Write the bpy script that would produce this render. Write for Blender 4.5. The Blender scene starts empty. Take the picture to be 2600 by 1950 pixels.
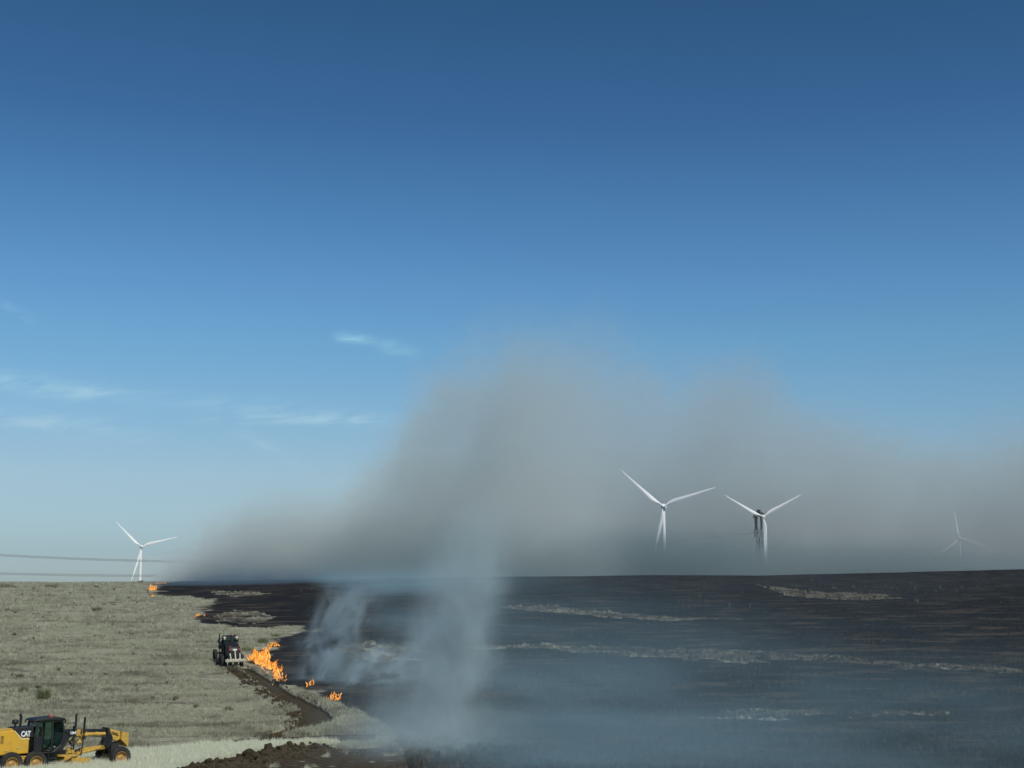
import bpy, bmesh, math, random
import numpy as np
from mathutils import Vector, Matrix, Quaternion, noise as mnoise

R = math.radians
random.seed(11)
rng = np.random.default_rng(11)
sc = bpy.context.scene
COL = sc.collection

# ------------------------------------------------------------------ camera
CAMZ = 11.4
PITCH = R(8.21)
FPX = 3430.0                                   # focal length in pixels of the 2600-wide photograph
cam_d = bpy.data.cameras.new('camera')
cam = bpy.data.objects.new('camera', cam_d)
COL.objects.link(cam)
cam.location = (0, 0, CAMZ)
cam.rotation_euler = (R(90) + PITCH, 0, 0)
cam_d.sensor_width = 36
cam_d.lens = 36 * FPX / 2600
cam_d.clip_start = 0.5
sc.cycles.use_adaptive_sampling = True
sc.cycles.adaptive_threshold = 0.02
cam_d.clip_end = 30000
sc.camera = cam

# ------------------------------------------------------------------ light
SUN_EL, SUN_AZ = R(46), R(148)                 # azimuth clockwise from +Y
sun_dir = Vector((math.sin(SUN_AZ) * math.cos(SUN_EL), math.cos(SUN_AZ) * math.cos(SUN_EL), math.sin(SUN_EL)))
sd = bpy.data.lights.new('sun', 'SUN')
sd.energy = 3.0
sd.angle = R(0.53)
sd.color = (1.0, 0.955, 0.88)
so = bpy.data.objects.new('sun', sd)
so.rotation_euler = sun_dir.to_track_quat('Z', 'Y').to_euler()
so.location = (0, 0, 200)
COL.objects.link(so)


class X:
    """A shader socket one can do arithmetic with."""
    def __init__(s, nt, sock): s.nt, s.s = nt, sock
    def _m(s, op, *a, clamp=False):
        n = s.nt.nodes.new('ShaderNodeMath'); n.operation = op; n.use_clamp = clamp
        for i, v in enumerate((s,) + a):
            if isinstance(v, X): s.nt.links.new(v.s, n.inputs[i])
            else: n.inputs[i].default_value = v
        return X(s.nt, n.outputs[0])
    def __add__(s, o): return s._m('ADD', o)
    __radd__ = __add__
    def __sub__(s, o): return s._m('SUBTRACT', o)
    def __rsub__(s, o): return (s * -1.0) + o
    def __mul__(s, o): return s._m('MULTIPLY', o)
    __rmul__ = __mul__
    def __truediv__(s, o): return s._m('DIVIDE', o)
    def __pow__(s, o): return s._m('POWER', o)
    def exp(s): return s._m('EXPONENT')
    def abs(s): return s._m('ABSOLUTE')
    def sqrt(s): return s._m('SQRT')
    def clamp(s): return s._m('ADD', 0.0, clamp=True)
    def max(s, o): return s._m('MAXIMUM', o)
    def min(s, o): return s._m('MINIMUM', o)


def smooth(x, a, b):
    n = x.nt.nodes.new('ShaderNodeMapRange'); n.interpolation_type = 'SMOOTHSTEP'
    x.nt.links.new(x.s, n.inputs['Value'])
    n.inputs['From Min'].default_value = a; n.inputs['From Max'].default_value = b
    return X(x.nt, n.outputs['Result'])


def curve(x, pts, lo, hi, vlo, vhi):
    """piecewise curve: pts of (x, value)"""
    nt = x.nt
    t = (x - lo) / (hi - lo)
    n = nt.nodes.new('ShaderNodeFloatCurve')
    nt.links.new(t.clamp().s, n.inputs['Value'])
    c = n.mapping.curves[0]
    P = [((a - lo) / (hi - lo), (b - vlo) / (vhi - vlo)) for a, b in pts]
    c.points[0].location = P[0]; c.points[1].location = P[-1]
    for p in P[1:-1]: c.points.new(*p)
    for p in c.points: p.handle_type = 'AUTO'
    n.mapping.update()
    return X(nt, n.outputs[0]) * (vhi - vlo) + vlo


def sepxyz(nt, sock):
    n = nt.nodes.new('ShaderNodeSeparateXYZ'); nt.links.new(sock, n.inputs[0])
    return [X(nt, o) for o in n.outputs]


def combine(nt, a, b, c):
    n = nt.nodes.new('ShaderNodeCombineXYZ')
    for i, v in enumerate((a, b, c)):
        if isinstance(v, X): nt.links.new(v.s, n.inputs[i])
        else: n.inputs[i].default_value = v
    return n.outputs[0]


def fnoise(nt, vec, scale, detail=3, rough=0.55, dist=0.0, dims='3D', w=None):
    n = nt.nodes.new('ShaderNodeTexNoise')
    n.noise_dimensions = '4D' if w is not None else dims
    n.inputs['Scale'].default_value = scale; n.inputs['Detail'].default_value = detail
    n.inputs['Roughness'].default_value = rough; n.inputs['Distortion'].default_value = dist
    if w is not None: n.inputs['W'].default_value = w
    if vec is not None: nt.links.new(vec, n.inputs['Vector'])
    return X(nt, n.outputs['Fac'])


def mixc(nt, fac, a, b):
    n = nt.nodes.new('ShaderNodeMix'); n.data_type = 'RGBA'
    if isinstance(fac, X): nt.links.new(fac.s, n.inputs[0])
    else: n.inputs[0].default_value = fac
    for i, v in ((6, a), (7, b)):
        if isinstance(v, (tuple, list)): n.inputs[i].default_value = (*v[:3], 1)
        else: nt.links.new(v, n.inputs[i])
    return n.outputs[2]


# world: Nishita sky, graded a little deeper, with thin cirrus
w = bpy.data.worlds.new('World'); sc.world = w; w.use_nodes = True
nt = w.node_tree; nt.nodes.clear()
sky = nt.nodes.new('ShaderNodeTexSky'); sky.sky_type = 'NISHITA'
sky.sun_disc = False
sky.sun_elevation = SUN_EL; sky.sun_rotation = SUN_AZ
sky.altitude = 1200; sky.air_density = 1.0; sky.dust_density = 1.2; sky.ozone_density = 3.0
gm = nt.nodes.new('ShaderNodeGamma'); gm.inputs[1].default_value = 1.0
nt.links.new(sky.outputs[0], gm.inputs[0])
tc = nt.nodes.new('ShaderNodeTexCoord')
dx, dy, dz = sepxyz(nt, tc.outputs['Generated'])
az = dx / dy.max(0.05)
el = dz / (dx * dx + dy * dy).sqrt().max(0.05)
def band(x0, y0, x1, y1, wd):
    """soft streak between two directions (azimuth tangent, elevation tangent)"""
    L = math.hypot(x1 - x0, y1 - y0); ux, uy = (x1 - x0) / L, (y1 - y0) / L
    a = (az - x0) * ux + (el - y0) * uy
    b = (az - x0) * (-uy) + (el - y0) * ux
    e = (a / L - 0.5) * 2.0
    return ((e * e * e * e * -1.0).exp()) * ((b / wd) * (b / wd) * -1.0).exp()
def dirof(u, v):
    xc, yc = (u - 1300) / FPX, -(v - 975) / FPX
    Y = math.cos(PITCH) - yc * math.sin(PITCH); Z = math.sin(PITCH) + yc * math.cos(PITCH)
    return xc / Y, Z / math.hypot(xc, Y)
streaks = None
for (a, b, wd, k) in [((-60, 955), (330, 1012), .013, .55), ((-40, 1050), (360, 1105), .012, .5), ((330, 1000), (1010, 1070), .012, .22),
                      ((520, 1062), (1020, 1068), .007, .42), ((600, 1095), (780, 1185), .007, .3), ((850, 856), (950, 862), .006, .6),
                      ((960, 872), (1060, 900), .010, .3), ((0, 770), (90, 815), .006, .25)]:
    s_ = band(*dirof(*a), *dirof(*b), wd / 1.715) * k
    streaks = s_ if streaks is None else streaks + s_
cv = combine(nt, az * 10.3 + el * 5.1, el * 51.0 - az * 6.9, 0.0)
cn = smooth(fnoise(nt, cv, 2.2, 6, 0.62, 0.6), 0.30, 0.72)
cloud = (streaks * cn * 0.85).clamp()
bgcol = mixc(nt, cloud, gm.outputs[0], (6.6, 8.2, 8.9))
# overall grade of the sky (whole dome alike)
sat = nt.nodes.new('ShaderNodeHueSaturation'); sat.inputs['Saturation'].default_value = 1.06
sat.inputs['Value'].default_value = 1.0; sat.inputs['Hue'].default_value = 0.497
nt.links.new(bgcol, sat.inputs['Color'])
# the photograph's film response: the blue deepens quickly with height, the same all the way round
ramp = nt.nodes.new('ShaderNodeValToRGB'); ramp.color_ramp.interpolation = 'LINEAR'
stops = [(0.0, .70, .84, 1.02), (.019, .62, .76, .95), (.074, .89, .92, .94), (.13, .87, 1.03, 1.05), (.172, .79, 1.08, 1.12), (.215, .72, 1.02, 1.15),
         (.273, .575, .89, 1.04), (.33, .45, .72, .90), (.42, .37, .63, .76), (1.0, .30, .54, .66)]
while len(ramp.color_ramp.elements) < len(stops): ramp.color_ramp.elements.new(0.5)
for e_, (p_, r_, g_, b_) in zip(ramp.color_ramp.elements, stops):
    e_.position = p_; e_.color = (r_ / 2, g_ / 2, b_ / 2, 1)
nt.links.new(dz.s, ramp.inputs[0])
vm = nt.nodes.new('ShaderNodeVectorMath'); vm.operation = 'MULTIPLY'
nt.links.new(sat.outputs[0], vm.inputs[0]); nt.links.new(ramp.outputs[0], vm.inputs[1])
vs = nt.nodes.new('ShaderNodeVectorMath'); vs.operation = 'SCALE'; vs.inputs['Scale'].default_value = 2.0
nt.links.new(vm.outputs[0], vs.inputs[0])
bg = nt.nodes.new('ShaderNodeBackground'); bg.inputs[1].default_value = 0.085
nt.links.new(vs.outputs[0], bg.inputs[0])
wo = nt.nodes.new('ShaderNodeOutputWorld'); nt.links.new(bg.outputs[0], wo.inputs[0])

sc.view_settings.view_transform = 'Standard'
sc.view_settings.look = 'None'
sc.view_settings.exposure = 0.0
sc.view_settings.gamma = 1.0
sc.view_settings.use_curve_mapping = False
sc.cycles.use_denoising = True
sc.cycles.max_bounces = 6
sc.cycles.diffuse_bounces = 2
sc.cycles.glossy_bounces = 2
sc.cycles.transparent_max_bounces = 12
sc.cycles.volume_bounces = 0
sc.cycles.volume_step_rate = 1.0
sc.cycles.volume_max_steps = 256


# ------------------------------------------------------------------ helpers
def tag(o, label=None, cat=None, group=None, kind=None):
    if label: o['label'] = label
    if cat: o['category'] = cat
    if group: o['group'] = group
    if kind: o['kind'] = kind
    return o


def link(name, me, mats=(), parent=None):
    o = bpy.data.objects.new(name, me); COL.objects.link(o)
    if not isinstance(mats, (list, tuple)): mats = [mats]
    if me is not None and not me.materials:
        for m in mats: me.materials.append(m)
    if parent is not None: o.parent = parent
    return o


def empty(name, loc=(0, 0, 0), rot=(0, 0, 0)):
    o = bpy.data.objects.new(name, None); COL.objects.link(o)
    o.empty_display_size = 0.3
    o.location = loc; o.rotation_euler = rot
    return o


def copy_tree(o, parent=None):
    c = o.copy(); COL.objects.link(c)
    if parent is not None: c.parent = parent
    for ch in list(o.children): copy_tree(ch, c)
    return c


class MB:
    def __init__(s): s.v, s.f = [], []
    def add(s, vs, fs):
        o = len(s.v); s.v += [tuple(p) for p in vs]; s.f += [tuple(i + o for i in f) for f in fs]; return s
    def box(s, c, d, rot=None):
        c = Vector(c); hx, hy, hz = d[0] / 2, d[1] / 2, d[2] / 2
        P = [Vector((x, y, z)) for x in (-hx, hx) for y in (-hy, hy) for z in (-hz, hz)]
        if rot is not None:
            M = Matrix.Rotation(R(rot[0]), 3, 'X') if False else (Matrix.Rotation(R(rot[2]), 3, 'Z') @ Matrix.Rotation(R(rot[1]), 3, 'Y') @ Matrix.Rotation(R(rot[0]), 3, 'X'))
            P = [M @ p for p in P]
        s.add([c + p for p in P], [(0, 1, 3, 2), (4, 6, 7, 5), (0, 4, 5, 1), (2, 3, 7, 6), (0, 2, 6, 4), (1, 5, 7, 3)]); return s
    def tube(s, a, b, r, r2=None, n=10, cap=True):
        a, b = Vector(a), Vector(b); r2 = r if r2 is None else r2
        d = (b - a).normalized()
        u = d.orthogonal().normalized(); w_ = d.cross(u)
        vs = []
        for p, q in ((a, r), (b, r2)):
            for k in range(n):
                t = 2 * math.pi * k / n
                vs.append(p + (u * math.cos(t) + w_ * math.sin(t)) * q)
        fs = [(k, (k + 1) % n, n + (k + 1) % n, n + k) for k in range(n)]
        if cap: fs += [tuple(range(n - 1, -1, -1)), tuple(range(n, 2 * n))]
        s.add(vs, fs); return s
    def path(s, pts, r, n=8):
        for a, b in zip(pts, pts[1:]): s.tube(a, b, r, n=n)
        return s
    def prism(s, prof, y0, y1):
        """side profile (x, z) extruded across y"""
        n = len(prof)
        vs = [(x, y0, z) for x, z in prof] + [(x, y1, z) for x, z in prof]
        fs = [tuple(range(n)), tuple(range(2 * n - 1, n - 1, -1))] + [(k, k + n, (k + 1) % n + n, (k + 1) % n) for k in range(n)]
        s.add(vs, fs); return s
    def lathe(s, prof, c, axis='Y', n=24):
        """prof of (offset along axis, radius)"""
        c = Vector(c); vs = []; m = len(prof)
        for k in range(n):
            t = 2 * math.pi * k / n
            for a, r in prof:
                p = (r * math.cos(t), a, r * math.sin(t)) if axis == 'Y' else (r * math.cos(t), r * math.sin(t), a) if axis == 'Z' else (a, r * math.cos(t), r * math.sin(t))
                vs.append(c + Vector(p))
        fs = [(k * m + j, k * m + j + 1, ((k + 1) % n) * m + j + 1, ((k + 1) % n) * m + j) for k in range(n) for j in range(m - 1)]
        s.add(vs, fs); return s
    def build(s, name, mat, parent=None, smooth=False, bevel=0):
        me = bpy.data.meshes.new(name); me.from_pydata(s.v, [], s.f)
        bm = bmesh.new(); bm.from_mesh(me); bmesh.ops.recalc_face_normals(bm, faces=bm.faces)
        if bevel:
            bmesh.ops.bevel(bm, geom=[e for e in bm.edges if e.is_manifold and e.calc_face_angle(0) > 0.6], offset=bevel, segments=2, affect='EDGES', profile=0.5, clamp_overlap=True)
        bm.to_mesh(me); bm.free()
        if smooth:
            for p in me.polygons: p.use_smooth = True
            me.set_sharp_from_angle(angle=R(40))
        return link(name, me, mat, parent)


def mat_new(name):
    m = bpy.data.materials.new(name); m.use_nodes = True
    m.node_tree.nodes.clear(); return m, m.node_tree


def principled(name, col, rough=0.5, metal=0.0, spec=0.5, dirt=None, dscale=3.0, damt=0.5, emit=None, estr=0, bump=0.0):
    m, nt = mat_new(name)
    b = nt.nodes.new('ShaderNodeBsdfPrincipled'); o = nt.nodes.new('ShaderNodeOutputMaterial')
    nt.links.new(b.outputs[0], o.inputs[0])
    b.inputs['Base Color'].default_value = (*col, 1); b.inputs['Roughness'].default_value = rough
    b.inputs['Metallic'].default_value = metal; b.inputs['Specular IOR Level'].default_value = spec
    t = nt.nodes.new('ShaderNodeTexCoord')
    if dirt:
        f = smooth(fnoise(nt, t.outputs['Object'], dscale, 6, 0.65), 0.42, 0.72) * damt
        nt.links.new(mixc(nt, f, col, dirt), b.inputs['Base Color'])
        nt.links.new((f * 0.5 + rough).s, b.inputs['Roughness'])
    if bump:
        bp = nt.nodes.new('ShaderNodeBump'); bp.inputs['Strength'].default_value = bump; bp.inputs['Distance'].default_value = 0.03
        nt.links.new(fnoise(nt, t.outputs['Object'], 8, 5).s, bp.inputs['Height']); nt.links.new(bp.outputs[0], b.inputs['Normal'])
    if emit:
        b.inputs['Emission Color'].default_value = (*emit, 1); b.inputs['Emission Strength'].default_value = estr
    return m


# ---- numpy noise
def _hash(ix, iy, s):
    h = (ix.astype(np.int64) * 374761393 + iy.astype(np.int64) * 668265263 + s * 974634777) & 0xFFFFFFFF
    h = ((h ^ (h >> 13)) * 1274126177) & 0xFFFFFFFF
    return ((h ^ (h >> 16)) & 0xFFFF) / 65535.0
def vnoise(x, y, s=0):
    ix, iy = np.floor(x), np.floor(y); fx, fy = x - ix, y - iy
    fx = fx * fx * (3 - 2 * fx); fy = fy * fy * (3 - 2 * fy)
    a = _hash(ix, iy, s); b = _hash(ix + 1, iy, s); c = _hash(ix, iy + 1, s); d = _hash(ix + 1, iy + 1, s)
    return (a * (1 - fx) + b * fx) * (1 - fy) + (c * (1 - fx) + d * fx) * fy * 1.0
def fbm(x, y, s=0, o=4):
    t = 0; a = 0.5
    for k in range(o):
        t = t + a * (vnoise(x, y, s + k * 17) - 0.5); x = x * 2.03 + 7.1; y = y * 2.03 - 3.7; a *= 0.5
    return t


# ------------------------------------------------------------------ lie of the land
K = 1.715                                      # depths below are given in units of K metres
PY = np.array([-9000, -60, 3, 9, 16, 26, 38, 46, 51, 55, 59, 64, 70, 80, 91, 105, 125, 150, 180, 210, 245, 300, 360, 450, 600, 900, 1500, 3000, 12000], float)
PY[2:] *= K
PZ = np.array([9.2, 9.2, 9.2, 8.3, 6.0, 3.0, 1.1, 0.35, 0.0, -0.18, -0.25, 0.0, 0.5, 1.35, 2.35, 3.7, 5.5, 7.3, 8.9, 9.9, 10.6, 8.6, 5.5, 1.0, -6, -15, -24, -42, -60], float)
_ty = np.concatenate([np.linspace(-100, 900, 4001), np.geomspace(901, 20000, 400)])
_tz = np.interp(_ty, PY, PZ)
_k = np.exp(-0.5 * (np.arange(-14, 15) / 6.0) ** 2); _k /= _k.sum()
_sm = np.convolve(np.pad(_tz[:4001], 14, 'edge'), _k, 'valid'); _sm[-20:] = _tz[3981:4001]
_tz[:4001] = _sm
CX = [-400, -155, -95, -60, 0, 70, 155, 400]; CZ = [-.3, -0.1, 0.1, .75, 1.5, 1.9, 1.0, -0.5]
BX = [-600, -60, 0, 60, 130, 265, 500]; BZ = [0, 0, 3.0, 9.3, 10.5, 13.8, 15]
def base_h(x, y):
    z = np.interp(y, _ty, _tz)
    xs = x * 245 * K / np.maximum(y, 60 * K)
    z = z + np.interp(xs, CX, CZ) * np.exp(-((y - 245 * K) / (75.0 * K)) ** 2)
    xb = x * 420 * K / np.maximum(y, 60 * K)
    z = z + np.interp(xb, BX, BZ) * np.exp(-((y - 425 * K) / (70.0 * K)) ** 2)
    far = np.clip((y - 35) / 100, 0, 1)
    z = z + fbm(x / 38, y / 50, 5, 3) * 0.55 * far + fbm(x / 9, y / 11, 9, 3) * 0.22 * far
    return z

def proj(x, y, z):
    """world -> photograph pixels"""
    zc = y * math.cos(PITCH) + (z - CAMZ) * math.sin(PITCH)
    yc = -y * math.sin(PITCH) + (z - CAMZ) * math.cos(PITCH)
    zc = np.where(zc < 0.1, 0.1, zc)
    return 1300 + FPX * x / zc, 975 - FPX * yc / zc
def ray(u, v):
    xc, yc = (u - 1300) / FPX, -(v - 975) / FPX
    return np.array([xc, math.cos(PITCH) - yc * math.sin(PITCH), math.sin(PITCH) + yc * math.cos(PITCH)])
def hit(u, v, f=base_h):
    d = ray(u, v); d = d / d[1]
    t = np.concatenate([np.arange(50, 230, .05), np.arange(230, 570, .25)])
    px, pz = d[0] * t, CAMZ + d[2] * t
    below = pz <= f(px, t)
    i = int(np.argmax(below)) if below.any() else len(t) - 1
    return float(px[i]), float(t[i]), float(f(px[i:i + 1], t[i:i + 1])[0])
def pt(u, v, D):
    d = ray(u, v); d = d / d[1]
    return (d[0] * D, D, CAMZ + d[2] * D)

def inpoly(x, y, P):
    c = np.zeros(x.shape, bool); n = len(P)
    for i in range(n):
        x0, y0 = P[i]; x1, y1 = P[(i + 1) % n]
        if y0 == y1: continue
        c ^= ((y0 > y) != (y1 > y)) & (x < (x1 - x0) * (y - y0) / (y1 - y0) + x0)
    return c
def world_poly(uv): return [hit(u, v)[:2] for u, v in uv]
def segdist(x, y, P):
    d = np.full(x.shape, 1e9)
    for (x0, y0), (x1, y1) in zip(P, P[1:]):
        L = (x1 - x0) ** 2 + (y1 - y0) ** 2 + 1e-9
        t = np.clip(((x - x0) * (x1 - x0) + (y - y0) * (y1 - y0)) / L, 0, 1)
        d = np.minimum(d, np.hypot(x - x0 - t * (x1 - x0), y - y0 - t * (y1 - y0)))
    return d

# outlines on the ground, in metres
BURN = [(402, 1481), (392, 1494), (402, 1512), (470, 1514), (520, 1519), (536, 1530), (520, 1545), (500, 1560), (508, 1574), (545, 1588), (620, 1594), (760, 1590),
        (800, 1600), (748, 1606), (705, 1618), (690, 1642), (664, 1656), (648, 1682), (672, 1702), (706, 1724), (738, 1742), (780, 1758), (828, 1780), (870, 1800),
        (915, 1812), (955, 1832), (985, 1862), (1010, 1880), (1018, 1915), (1012, 1948), (1030, 1990)]
_b = world_poly(BURN)
EDGE_W = _b
BURN_W = _b + [(-1, 51), (400, 51), (700, 515), (900, 1200), (-40, 1200), (_b[0][0] - 12, 720), (_b[0][0] - 2, 429)]
TRACK = [(606, 1693), (630, 1692), (668, 1712), (706, 1735), (742, 1758), (782, 1776), (816, 1792), (840, 1808), (850, 1824), (836, 1842), (800, 1852), (760, 1862),
         (700, 1876), (674, 1874), (690, 1856), (752, 1838), (764, 1822), (752, 1800), (712, 1778), (674, 1752), (650, 1728), (620, 1708)]
TRACK_W = world_poly(TRACK)
LUMP = [(560, 1690), (600, 1700), (630, 1720), (668, 1752), (708, 1780), (750, 1802), (764, 1824), (756, 1842), (718, 1842), (738, 1826), (716, 1804), (668, 1778), (630, 1752), (594, 1716)]
LUMP_W = world_poly(LUMP)
BARE = [(460, 1960), (560, 1935), (680, 1916), (760, 1905), (860, 1903), (960, 1898), (1015, 1892), (1030, 1925), (1045, 1990), (440, 1990)]
BARE_W = world_poly(BARE)
STRIP = world_poly([(478, 1890), (560, 1880), (700, 1872), (860, 1864), (985, 1862), (990, 1880), (860, 1890), (740, 1892), (600, 1897)])
TRAIL = world_poly([(60, 1552), (200, 1546), (380, 1534), (470, 1526), (535, 1528), (520, 1533), (440, 1534), (370, 1546), (220, 1556), (60, 1560)])
RIDGE_W = world_poly([(400, 1996), (520, 1966), (620, 1941), (710, 1920), (790, 1911), (850, 1910)])
PALE_W = world_poly([(-200, 1948), (60, 1944), (170, 1936), (250, 1925), (330, 1916), (420, 1910), (520, 1899), (640, 1890), (760, 1884), (860, 1882), (860, 1896), (760, 1898), (640, 1930), (500, 1958), (400, 1990), (-300, 1990)])
ISLES = [[(548, 1566), (590, 1548), (640, 1552), (700, 1568), (660, 1582), (580, 1584)], [(540, 1500), (640, 1502), (680, 1508), (600, 1516), (545, 1512)],
         [(845, 1650), (900, 1630), (980, 1632), (1090, 1650), (1120, 1672), (1010, 1680), (900, 1672)],
         [(1260, 1540), (1400, 1538), (1540, 1554), (1700, 1566), (1900, 1572), (1700, 1576), (1560, 1570), (1380, 1554)],
         [(1180, 1640), (1400, 1634), (1600, 1646), (1900, 1652), (2100, 1660), (2100, 1672), (1900, 1680), (1740, 1674), (1560, 1662), (1380, 1646), (1180, 1648)],
         [(2120, 1662), (2240, 1680), (2420, 1684), (2620, 1698), (2600, 1708), (2420, 1700), (2260, 1694), (2100, 1676)],
         [(1780, 1822), (1900, 1806), (2150, 1796), (2420, 1806), (2420, 1816), (2200, 1818), (1950, 1822)],
         [(1920, 1484), (2050, 1500), (2240, 1508), (2300, 1520), (2150, 1524), (2000, 1512)]]
ISLES_W = [world_poly(p) for p in ISLES]

def masks(x, y):
    """burnt, bare earth, pale grass cover at ground points (0..1)"""
    wx = x + fbm(x / 3.0, y / 3.0, 31, 4) * 2.2 + fbm(x / .6, y / .6, 33, 2) * .5; wy = y + fbm(x / 2.6, y / 3.6, 57, 4) * 5.8 + fbm(x / .6, y / .6, 34, 2) * .8
    burn = inpoly(wx, wy, BURN_W).astype(float)
    sd = segdist(wx, wy, EDGE_W) * np.where(burn > .5, 1, -1)
    burn = np.clip(.5 + sd / np.clip(y / 40.0, 1.6, 9.0) + fbm(x / 2.2, y / 4.0, 88, 4) * 1.1 * np.exp(-(sd / 6.0) ** 2), 0, 1)
    for P in ISLES_W:
        k = inpoly(wx + fbm(x / 1.5, y / 1.5, 3, 2) * 2, wy + fbm(x / 2, y / 3, 8, 2) * 5, P)
        burn = np.where(k, 0.14 + 0.9 * (fbm(x / 1.6, y / 2.0, 77, 4) + 0.22), burn)
    tx = x + fbm(x / .8, y / .8, 91, 2) * .35; ty = y + fbm(x / .8, y / .8, 92, 2) * .35
    track = inpoly(x + fbm(x / 1.5, y / 1.5, 91, 2) * .2, y + fbm(x / 1.5, y / 1.5, 12, 2) * .2, TRACK_W)
    lump = inpoly(tx, ty, LUMP_W) & ~track
    bare = inpoly(tx, ty, BARE_W)
    strip = inpoly(tx, ty, STRIP); trail = inpoly(wx, wy, TRAIL)
    rd = segdist(x, y, RIDGE_W)
    dirt = np.where(track, 1.0, 0)
    dirt = np.maximum(dirt, lump * np.clip(0.55 + 2.2 * fbm(x / .7, y / .7, 41, 3), 0, 1))
    dirt = np.maximum(dirt, bare * np.clip(1.05 + 2.6 * fbm(x / 1.1, y / .6, 43, 3), 0, 1))
    dirt = np.maximum(dirt, strip * np.clip(0.95 + 2.2 * fbm(x / 1.3, y / .6, 44, 3), 0, 1))
    dirt = np.maximum(dirt, trail * (0.25 + 0.5 * (fbm(x / 6, y / 2, 47, 3) + .2)))
    dirt = np.maximum(dirt, np.clip(1.5 - rd / 0.8, 0, 1))
    pale = inpoly(tx, ty, PALE_W).astype(float)
    return burn, dirt, pale, track, lump, rd

def full_h(x, y, m=None):
    z = base_h(x, y)
    burn, dirt, pale, track, lump, rd = masks(x, y) if m is None else m
    z = z - 0.38 * track
    z = z + lump * (0.12 + 0.5 * np.maximum(fbm(x / .45, y / .45, 61, 3), -.1))
    hp = np.exp(-(rd / 0.95) ** 2)
    xr = RIDGE_W[-1][0]
    hp = hp * np.clip((xr + 1.5 - x) / 3.0, 0.15, 1)
    z = z + hp * (0.52 + 0.9 * fbm(x / .5, y / .5, 67, 4) + .5 * fbm(x / 1.6, y / 1.6, 68, 2))
    near = np.exp(-((y - 100) / 100) ** 2)
    z = z + near * 0.10 * fbm(x / .5, y / .5, 71, 2) * (1 - track)
    return z

# terrain sheet: rings around the camera's foot, dense where the view looks
front = np.linspace(R(-24), R(24), 800)
side = np.concatenate([np.linspace(R(24), R(180), 44)[1:]])
ang = np.concatenate([-side[::-1], front, side[:-1]])
rad = [1.5]
while rad[-1] < 11500:
    r_ = rad[-1]
    k = 1.25 if r_ < 45 else 1.0036 if r_ < 190 else 1.0075 if r_ < 500 else 1.02 if r_ < 900 else 1.12
    rad.append(r_ * k)
rad = np.array(rad)
A, RR = np.meshgrid(ang, rad)
gx, gy = (np.sin(A) * RR).ravel(), (np.cos(A) * RR).ravel()
M = masks(gx, gy)
gz = full_h(gx, gy, M)
nr, na = A.shape
idx = np.arange(nr * na).reshape(nr, na)
nxt = np.roll(idx, -1, axis=1)
q = np.stack([idx[:-1], nxt[:-1], nxt[1:], idx[1:]], -1).reshape(-1, 4)[:, ::-1]
co = np.stack([gx, gy, gz], 1)
me = bpy.data.meshes.new('ground')
cen = np.array([[0, 0, float(base_h(np.array([0.]), np.array([0.]))[0])]])
co = np.concatenate([co, cen]); tri = np.stack([np.full(na, nr * na), nxt[0], idx[0]], 1)
me.vertices.add(len(co)); me.vertices.foreach_set('co', co.astype(np.float32).ravel())
nl = len(q) * 4 + len(tri) * 3
me.loops.add(nl); me.loops.foreach_set('vertex_index', np.concatenate([q.ravel(), tri.ravel()]).astype(np.int32))
me.polygons.add(len(q) + len(tri))
me.polygons.foreach_set('loop_start', np.concatenate([np.arange(len(q)) * 4, len(q) * 4 + np.arange(len(tri)) * 3]).astype(np.int32))
me.polygons.foreach_set('use_smooth', np.ones(len(q) + len(tri), bool))
me.update(calc_edges=True)
isle = np.zeros(len(gx))
for P_ in ISLES_W: isle = np.maximum(isle, inpoly(gx + fbm(gx / 1.5, gy / 1.5, 3, 3) * 4, gy + fbm(gx / 2, gy / 3, 8, 3) * 8, P_))
for nm, arr in (('burn', M[0]), ('dirt', M[1]), ('pale', M[2]), ('isle', isle)):
    at = me.attributes.new(nm, 'FLOAT', 'POINT')
    at.data.foreach_set('value', np.append(arr, 0).astype(np.float32))

# ---- ground material
m_ground, nt = mat_new('ground')
geo = nt.nodes.new('ShaderNodeNewGeometry'); pos = geo.outputs['Position']
def attr(nm):
    a = nt.nodes.new('ShaderNodeAttribute'); a.attribute_name = nm; return X(nt, a.outputs['Fac'])
px, py, pz = sepxyz(nt, pos)
stretch = combine(nt, px, py * 1.0, pz)
n1 = fnoise(nt, combine(nt, px * 0.5, py * 0.85, 0.0), 0.12, 5, 0.6)
n2 = fnoise(nt, pos, 1.6, 5, 0.7)
n3 = fnoise(nt, pos, 7.0, 3, 0.7)
n4 = fnoise(nt, combine(nt, px * 0.35, py, 0.0), 0.35, 5, 0.65, 0.6)
grass = mixc(nt, smooth(n1, 0.35, 0.65), (0.27, 0.265, 0.192), (0.40, 0.39, 0.29))
n5 = fnoise(nt, combine(nt, px * 0.25, py, 0.0), 0.5, 6, 0.7, 0.8)
grass = mixc(nt, smooth(n5, 0.50, 0.62) * 0.8, grass, (0.145, 0.135, 0.10))
grass = mixc(nt, smooth(n2, 0.42, 0.68), grass, (0.42, 0.405, 0.285))
grass = mixc(nt, smooth(n3, 0.52, 0.72) * 0.65, grass, (0.085, 0.085, 0.058))
grass = mixc(nt, smooth(n4, 0.50, 0.62) * 0.85, grass, (0.150, 0.125, 0.095))
grass = mixc(nt, attr('isle') * 0.85, grass, mixc(nt, smooth(n2, .4, .62), (0.045, 0.038, 0.03), (0.20, 0.17, 0.125)))
grass = mixc(nt, attr('pale'), grass, (0.42, 0.42, 0.30))
b1 = fnoise(nt, combine(nt, px * 0.4, py, 0.0), 0.25, 6, 0.65, 0.4)
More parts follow.
